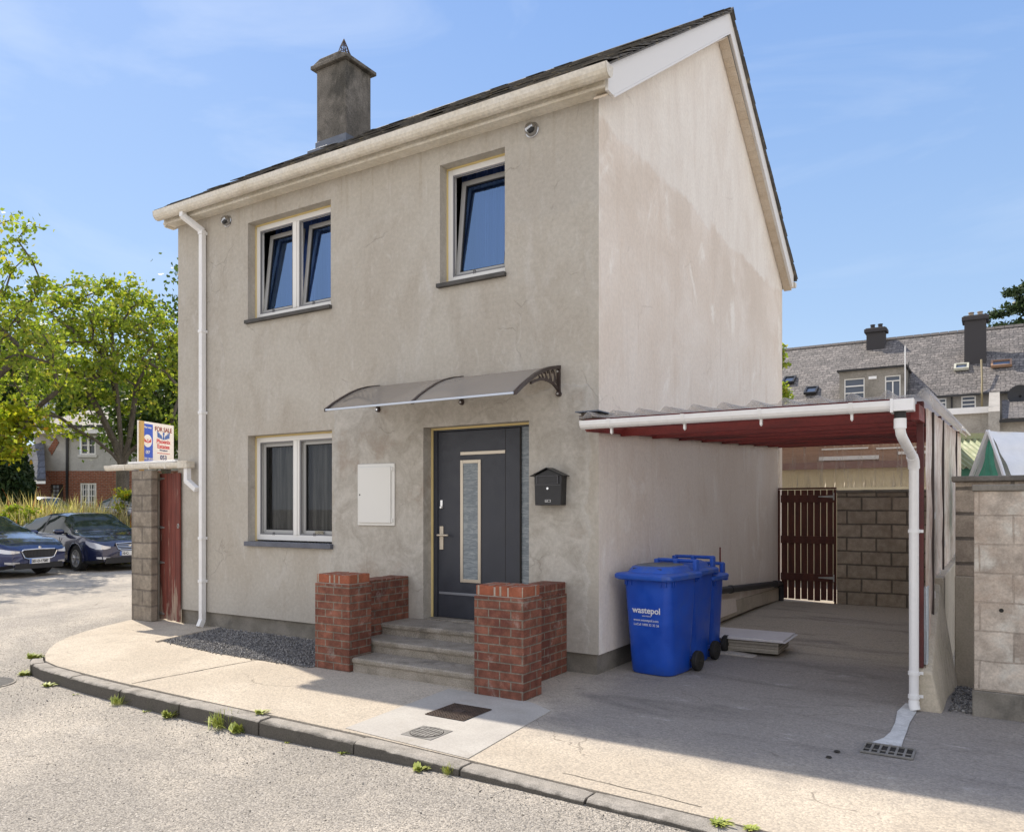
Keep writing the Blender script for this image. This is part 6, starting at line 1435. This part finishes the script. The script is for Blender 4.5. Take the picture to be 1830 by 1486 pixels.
a.hexa([(X_(62), ey, ez), (wx1, ey, ez), (wx1, ry_, rz2), (X_(62)+4.2, ry_, rz2), (X_(62), ey, ez+.10), (wx1, ey, ez+.10), (wx1, ry_, rz2+.1), (X_(62)+4.2, ry_, rz2+.1)])
a.add([(X_(62), ey, ez+.1), (X_(62)+4.2, ry_, rz2+.1), (X_(62), 9.6, ez+.1)], [(0, 1, 2)]); rfo = a.build('roof', M_TILE, bh, recalc=True)
a = MB(); a.box(X_(62), wx1, ey-.02, ey-.0, ez-.30, ez-.06); a.box(X_(62), wx1, ey, .04, ez-.28, ez-.24); a.build('fascia', M_WHITE, rfo)
a = MB(); a.box(X_(62), wx1, ey-.12, ey-.022, ez-.05, ez+.05); a.build('gutter', M_TRIMK, rfo)
a = MB(); a.box(X_(119), X_(122.5), -.08, -.0, 0, ez-.1); a.build('downpipe', M_TRIMK, bh)
a = MB(); a.box(X_(21), X_(46), 1.5, 2.3, Z_(760), Z_(711)); a.box(X_(20), X_(47), 1.45, 2.35, Z_(711), Z_(708)); a.build('chimney', material('chimney_pale', None, (.42, .46, .54), .9), bh)
# front gabled wing and porch
a = MB(); a.prism([(X_(-5), -.5), (X_(90), -.5), (X_(90), Z_(858)), (X_(50), Z_(806)), (X_(-5), Z_(780))], 'y', -1.6, 0); a.build('wing_wall', M_FARBRICK, bh, recalc=True)
a = MB(); a.hexa([(X_(50), -1.75, Z_(818)), (X_(84), -1.75, Z_(863)), (X_(120), -1.75, Z_(862)), (X_(80), -.0, Z_(800)), (X_(52), -1.8, Z_(813)), (X_(84), -1.8, Z_(858)), (X_(121), -1.8, Z_(857)), (X_(82), 0, Z_(795))]) if False else None
a.v = []; a.f = []; a.mi = []
a.add([(X_(83), -1.7, Z_(861)), (X_(121), -1.7, Z_(861)), (X_(78), .02, Z_(793)), (X_(52), .02, Z_(800)), (X_(83), -1.7, Z_(857)), (X_(121), -1.7, Z_(857)), (X_(78), .02, Z_(789)), (X_(52), .02, Z_(796))], [(0, 3, 2, 1), (4, 5, 6, 7), (0, 1, 5, 4), (1, 2, 6, 5), (2, 3, 7, 6), (3, 0, 4, 7)])
po_ = a.build('porch_roof', M_DKTILE, bh, recalc=True)
a = MB(); a.prism([(X_(50), Z_(806)), (X_(84), Z_(861)), (X_(89), Z_(861)), (X_(55), Z_(803))], 'y', -1.72, -1.0); a.build('wing_verge', M_TILE, po_, recalc=True)
a = MB(); a.box(X_(85), X_(121), -1.74, -1.70, Z_(866), Z_(861.5)); a.hexa([(X_(52), -1.72, Z_(822)), (X_(82), -1.72, Z_(870)), (X_(82), -1.68, Z_(870)), (X_(52), -1.68, Z_(822)), (X_(52), -1.72, Z_(816)), (X_(84), -1.72, Z_(863)), (X_(84), -1.68, Z_(863)), (X_(52), -1.68, Z_(816))]); a.build('porch_fascia', M_WHITE, po_)
a = MB(); a.box(X_(92), X_(113), -.04, -.0, -.4, Z_(865)); pdo = a.build('porch_door', material('porch_dark', None, (.035, .02, .018), .6), bh)
a = MB()
for i in range(2):
    for j in range(3): a.box(X_(96+i*6), X_(100+i*6), -.05, -.04, Z_(886-j*7), Z_(881-j*7))
a.build('door_lights', material('far_lights', None, (.30, .33, .36), .3), pdo)
wv = (X_(53), X_(65), Z_(888), Z_(863)); a = MB(); ring(a, *wv, .06, -1.64, -1.6); a.box((wv[0]+wv[1])/2-.03, (wv[0]+wv[1])/2+.03, -1.64, -1.6, wv[2], wv[3]); wo_ = a.build('window', M_FRAME, bh); a = MB(); a.box(wv[0], wv[1], -1.62, -1.601, wv[2], wv[3]); a.build('pane', MATS['far_pane'], wo_)
a = MB(); a.tube([(X_(84), -1.72, Z_(864)), (X_(76), -1.7, Z_(870)), (X_(72), -1.65, Z_(874)), (X_(71), -1.65, 0)], .05, 6); a.build('downpipe', M_TRIMK, bh)
a = MB(); a.prism([(X_(86), Z_(802)), (X_(92), Z_(813)), (X_(105), Z_(790)), (X_(99), Z_(782))], 'y', .0, .03); a.build('brick_arch', M_FARBRICK, bh, recalc=True)

# ================================================================ TERRACE at the right
TY = 40.; tt_ = thing('terrace_house', 'long grey terrace with a slate roof, chimneys and rear windows at the right', 'terrace', (0, TY, 0))
M_TWALL = mottle('terrace_render', (.20, .185, .16), (.28, .26, .23), 1.5, .95, dirt=(.13, .12, .105), dsc=.9, grain=12)
M_TWALLP = mottle('pale_return_render', (.34, .32, .29), (.40, .38, .35), 1.5, .95, dirt=(.22, .21, .19), dsc=.9, grain=12)
EZ2, RZ2, RY2 = 7.55, 11.72, 5.5; sl2 = (RZ2-EZ2)/RY2; TX0, TX1 = -13., 14.
a = MB(); tw = [(.16, .95, 6.55, 7.35), (1.62, 2.28, 6.6, 7.38)]; 
wall_cells(a, lambda u, v: (u, 0, v), [TX0, TX1]+[v for w_ in tw for v in w_[:2]], [0, EZ2]+[v for w_ in tw for v in w_[2:]], tw); a.quad((TX0, 0, 0), (TX0, 11, 0), (TX0, 11, EZ2), (TX0, 0, EZ2))
a.build('wall', M_TWALL, tt_)
def tpane(w_, y, par=tt_, bars=2):
    a = MB(); ring(a, *w_, .06, y-.03, y+.05); 
    if bars == 2: a.box(w_[0]+.06, w_[1]-.06, y-.03, y+.05, w_[2]+.42*(w_[3]-w_[2]), w_[2]+.42*(w_[3]-w_[2])+.05); a.box(w_[0]+.06, w_[1]-.06, y-.04, y-.02, w_[2]+.68*(w_[3]-w_[2]), w_[2]+.68*(w_[3]-w_[2])+.06)
    if bars == 3: m = (w_[0]+w_[1])/2; a.box(m-.03, m+.03, y-.03, y+.05, w_[2]+.06, w_[3]-.3); a.box(w_[0]+.06, w_[1]-.06, y-.03, y+.05, w_[3]-.32, w_[3]-.27)
    wo_ = a.build('window', M_FRAME, par); b = MB(); b.box(w_[0], w_[1], y+.06, y+.07, w_[2], w_[3]); b.build('pane', material('sky_lit_pane', None, (.07, .09, .13), .06), wo_)
    b = MB(); b.box(w_[0]-.08, w_[1]+.08, y-.08, y-.035, w_[2]-.12, w_[2]-.002); b.build('sill', M_TWALLP, wo_)
for w_ in tw: tpane(w_, .08)
a = MB(); ye = -.3
a.hexa([(TX0, ye, EZ2-.2), (TX1, ye, EZ2-.2), (TX1, RY2, RZ2), (TX0, RY2, RZ2), (TX0, ye, EZ2-.08), (TX1, ye, EZ2-.08), (TX1, RY2, RZ2+.12), (TX0, RY2, RZ2+.12)])
a.hexa([(TX0, RY2, RZ2), (TX1, RY2, RZ2), (TX1, 11.3, EZ2-.2), (TX0, 11.3, EZ2-.2), (TX0, RY2, RZ2+.12), (TX1, RY2, RZ2+.12), (TX1, 11.3, EZ2-.08), (TX0, 11.3, EZ2-.08)])
tro = a.build('roof', M_SLATE, tt_, recalc=True)
a = MB(); x = TX0
while x < TX1: a.prism([(RY2-.2, RZ2+.02), (RY2, RZ2+.20), (RY2+.2, RZ2+.02)], 'x', x, x+.44); x += .46
a.build('ridge_tiles', material('ridge_clay', None, (.10, .09, .085), .8), tro, recalc=True)
a = MB(); a.box(TX0, TX1, ye-.12, ye-.01, EZ2-.19, EZ2-.10); a.build('gutter', M_TRIMK, tro)
# return block that rises above the eave
a = MB(); rw_ = [(-4.0, -2.95, 7.3, 8.72), (-1.95, -1.18, 7.45, 8.72)]
wall_cells(a, lambda u, v: (u, -.35, v), [-4.24, -.95]+[v for w_ in rw_ for v in w_[:2]], [0, 9.12]+[v for w_ in rw_ for v in w_[2:]], rw_); a.quad((-4.24, -.35, 0), (-4.24, -.35, 9.12), (-4.24, 4, 9.12), (-4.24, 4, 0)); a.quad((-.95, -.35, 0), (-.95, 3, 0), (-.95, 3, 9.12), (-.95, -.35, 9.12)); a.build('return_wall', M_TWALL, tt_)
a = MB(); a.box(-4.35, -.85, -.5, 2.6, 9.12, 9.22); a.build('return_roof', M_TRIMK, tt_); tpane(rw_[0], -.27, bars=2); tpane(rw_[1], -.27, bars=3)
a = MB(); a.box(-3.35, -2.9, -.42, -.36, 8.75, 8.95) if False else a.box(-2.75, -2.35, -.38, -.352, 8.6, 8.75); a.build('wall_vent', M_WHITE, tt_)
for (cx_, cy_, w_, dp_, z0, z1, np_) in ((-3.0, 4.9, 1.0, .8, 10.6, 12.35, 2), (2.2, 2.75, 1.02, 1.1, 8.9, 11.95, 2)):
    a = MB(); a.box(cx_-w_/2, cx_+w_/2, cy_-dp_/2, cy_+dp_/2, z0, z1); cho = a.build('chimney', material('sooty_render', None, (.055, .052, .055), .95), tro)
    a = MB(); a.box(cx_-w_/2-.12, cx_+w_/2+.12, cy_-dp_/2-.12, cy_+dp_/2+.12, z1-.22, z1); a.box(cx_-w_/2-.05, cx_+w_/2+.05, cy_-dp_/2-.05, cy_+dp_/2+.05, z1, z1+.06); a.build('chimney_cap', MATS['sooty_render'], cho, bevel=.03)
    for k in range(np_):
        a = MB(); a.lathe([(.13, z1+.06), (.12, z1+.27), (.15, z1+.28), (.14, z1+.32)], (cx_-.2+.42*k, cy_, 0), 12); a.build('chimney_pot', MATS['sooty_render'] if np_ and cx_ < 0 else material('pot_buff', None, (.30, .25, .2), .9), cho)
def skylight(x, y, w_, h_, m=M_WHITE):
    z = EZ2-.08+sl2*(y-ye)*.985+.05; a = MB(); a.T = Matrix.Translation((x, y, z)) @ Matrix.Rotation(math.atan(sl2)-.12, 4, 'X'); ring(a, -w_/2, w_/2, -h_/2, h_/2, .10, 0, .0) if False else None
    for q in ((-w_/2, -w_/2+.1, -h_/2, h_/2), (w_/2-.1, w_/2, -h_/2, h_/2), (-w_/2+.1, w_/2-.1, -h_/2, -h_/2+.1), (-w_/2+.1, w_/2-.1, h_/2-.1, h_/2)): a.box(q[0], q[1], q[2], q[3], 0, .14)
    o = a.build('skylight', m, tro); b = MB(); b.T = a.T; b.box(-w_/2+.1, w_/2-.1, -h_/2+.1, h_/2-.1, .05, .07); b.build('pane', MATS['sky_lit_pane'], o)
skylight(1.57, 1.9, .7, .75, material('cream_timber', None, (.5, .5, .42), .6)); skylight(3.4, 1.9, .95, .8, material('brown_timber', None, (.30, .18, .11), .6)); skylight(-7.45, 2.0, .7, .9, M_TRIMK); skylight(-5.95, .8, .7, .9, M_TRIMK)
a = MB(); a.tube([(2.55, -.2, 5.5), (2.55, -.4, 7.4), (2.55, .1, 8.2), (2.5, 1.3, 9.4)], .055, 6); a.build('soil_pipe', material('mustard_pipe', None, (.20, .16, .08), .7), tt_)
a = MB(); a.tube([(1.2, -.08, 0), (1.2, -.08, 7.45)], .045, 6); a.build('downpipe', M_TRIMK, tt_)
a = MB(); a.tube([(-.95, -.5, 7.2), (-.95, -.5, 10.2)], .035, 6); a.build('white_pole', M_WHITE, tt_)
a = MB(); a.tube([(-.78, -.5, 7.2), (-.78, -.5, 9.3), (-.2, -.5, 9.1)], .02, 5); a.build('aerial_pole', M_TRIMK, tt_)
a = MB(); a.box(-1.0, 2.85, -2.4, -.02, 4, 6.2); exo = a.build('extension_wall', M_TWALLP, tt_); a = MB(); a.box(-1.2, 3.05, -2.6, -.03, 6.2, 6.5); a.build('extension_roof', M_WHITE, exo)
sd = thing('slate_outbuilding', 'low outbuilding with a dark slate roof and pale gable parapet in front of the terrace', 'outbuilding', (3.2, 34.5, 0))
a = MB(); a.box(-.1, 9, .1, 4, 0, 5.55); a.build('wall', M_TWALLP, sd); a = MB(); a.hexa([(.2, -.3, 5.45), (9.3, -.3, 5.45), (9.3, 3.9, 6.75), (.2, 3.9, 6.75), (.2, -.3, 5.57), (9.3, -.3, 5.57), (9.3, 3.9, 6.87), (.2, 3.9, 6.87)]); a.build('roof', M_SLATE, sd)
a = MB(); a.prism([(-.35, 4.7), (4.2, 4.7), (4.2, 7.25), (3.6, 7.25), (-.35, 5.9)], 'x', -.32, .12); a.build('gable_parapet', M_TWALLP, sd, recalc=True)
a = MB(); a.box(.1, 9, -.42, -.31, 5.38, 5.5); a.build('gutter', M_TRIMK, sd)
a = MB(); a.box(2.4, 6, -.6, .5, 5.75, 6.6); a.box(2.2, 6.2, -.7, .6, 6.6, 6.7); a.build('roof_box', M_TWALLP, sd)
ds = thing('satellite_dish', 'dark satellite dish above the slate outbuilding roof', 'satellite dish', (4.15, 37.9, 7.0)); a = MB(); a.T = Matrix.Rotation(R(78), 4, 'X'); a.lathe([(.0, -.10), (.3, -.06), (.5, .0), (.52, .02), (.3, -.03), (0, -.07)], (0, 0, 0), 20); a.build('dish', M_TRIMK, ds, recalc=True); a = MB(); a.tube([(0, 0, 0), (0, .3, -.5)], .04, 6); a.build('mast', M_TRIMK, ds)
pb = thing('blue_gable', 'pale blue rendered gable at the right edge above the outbuilding', 'building', (5.0, 39.2, 0)); a = MB(); a.prism([(-.25, 6.5), (5, 6.5), (5, 10.4), (2.2, 10.2), (-.25, 8.65)], 'y', -.3, .5); a.build('wall', material('pale_blue_wall', None, (.40, .47, .55), .9), pb, recalc=True)
# green corrugated shed
gs = thing('green_shed', 'shed with a pale green corrugated roof behind the right hand walls', 'shed', (2.5, 11.4, 0), R(28))
M_GREENR = mottle('pale_green_sheet', (.24, .28, .14), (.30, .33, .18), 2, .6, dirt=(.33, .30, .18), dsc=1.5, grain=20, gb=.05)
a = MB(); a.grid(lambda u, v: (-.15+4.5*u, 0+1.55*v, 2.42+.72*v+.03*math.cos(u*4.5*2*math.pi/.13)), 280, 2); a.build('roof', M_GREENR, gs, angle=180)
a = MB(); a.box(-.22, 4.5, 1.5, 1.62, 3.13, 3.26); a.build('ridge_cap', M_GREENR, gs); a = MB(); a.box(.0, 4.2, .12, .2, 0, 2.42); a.build('wall', material('dark_green_board', None, (.02, .11, .07), .7), gs)
a = MB(); a.prism([(.12, 0), (1.6, 0), (1.6, 3.1), (.12, 2.38)], 'x', -.1, -.03); a.build('end_wall', mottle('lichen_sheet', (.36, .36, .17), (.46, .45, .26), 4, .8), gs, recalc=True)
a = MB(); a.box(-.28, -.1, -.1, 1.6, 1.6, 2.0) if False else a.box(-.2, -.11, -.05, .1, 0, 2.38); a.build('corner_board', MATS['lichen_sheet'], gs)
# white tarpaulin tent
tn = thing('tarpaulin_tent', 'white and green tarpaulin tent standing behind the right hand block wall', 'tent', at(1785, 9.3, 0), R(28))
M_TARP = mottle('white_tarpaulin', (.74, .76, .78), (.82, .83, .84), 2, .55, grain=8, gb=.25, gd=.03, grainc=.03); M_TARPG = mottle('green_tarpaulin', (.05, .30, .20), (.09, .40, .28), 3, .5, grain=10, gb=.25, gd=.03, grainc=.05)
def fold(u, v, s): return .012*math.sin(u*14+v*5+s)+.010*math.sin(v*17+u*3+s)
TZ = 2.53
a = MB()
a.grid(lambda u, v: (-.10-.10*v*0+1.9*u+(.0 if True else 0), -.00-.52*v+fold(u*2, v, 0), TZ-.02*math.sin(u*6)-.58*v-.25*v*v*(.3+.2*math.sin(u*9))), 50, 16, True)
a.grid(lambda u, v: (-.10+1.9*u, .0+.60*v+fold(u*2, v, 2), TZ-.02*math.sin(u*6)-.85*v), 40, 12); a.build('tarpaulin', M_TARP, tn, angle=180, recalc=False)
a = MB(); a.grid(lambda u, v: (-.10+1.9*u, -.52+fold(u*2, v, 4)*2, 1.78-1.6*v), 40, 8, True); a.build('tent_side', mottle('grey_tarp_side', (.48, .49, .53), (.56, .57, .6), 2, .6, grain=8, gb=.2), tn, angle=180)
a = MB(); a.grid(lambda u, v: (-.11-.04*u*0-.06*v-fold(u, v, 3), -.05*1+.60*(u-.5)*v*1.6+.04, TZ-.08-1.1*v), 14, 16); a.build('tent_flap', M_TARPG, tn, angle=180)
a = MB(); a.tube([(-.12, 0, TZ), (-.14, -.30, TZ-.42), (-.15, -.53, TZ-.8)], .022, 6); a.tube([(-.12, 0, TZ), (-.16, .33, TZ-.55), (-.17, .5, TZ-1)], .03, 6); a.build('hem', M_TARP, tn)
# yard building seen through the clear rear sheet
yb_ = thing('yard_building', 'cream walled yard building with a rust brown timber band seen through the clear rear sheet', 'building', (-3.5, 10.6, 0))
a = MB(); a.box(0, 5.9, 0, 3, 0, 2.42); a.build('wall', mottle('cream_wall', (.50, .44, .30), (.58, .52, .37), 2, .9), yb_)
a = MB(); a.box(-.1, 6.0, -.12, -.0, 2.42, 2.56); a.build('beam', mottle('plum_brown_timber', (.16, .085, .08), (.22, .12, .105), 3, .7), yb_)
a = MB(); a.box(0, 5.9, .02, 3, 2.56, 3.05); a.box(0, 5.9, -.1, 3.1, 3.05, 3.12); a.build('upper_boarding', mottle('orange_brown_boards', (.30, .175, .12), (.40, .25, .175), 3, .8, stretch=(.4, 1, 4)), yb_)
for (x0, x1, z0, z1) in ((3.55, 4.7, 2.60, 2.68), (5.05, 5.85, 2.68, 2.74), (3.6, 4.5, 2.82, 2.85), (4.65, 5.6, 2.80, 2.83)):
    a = MB(); a.box(x0, x1, -.02, .018, z0, z1); a.build('white_strip', M_WHITE, yb_)
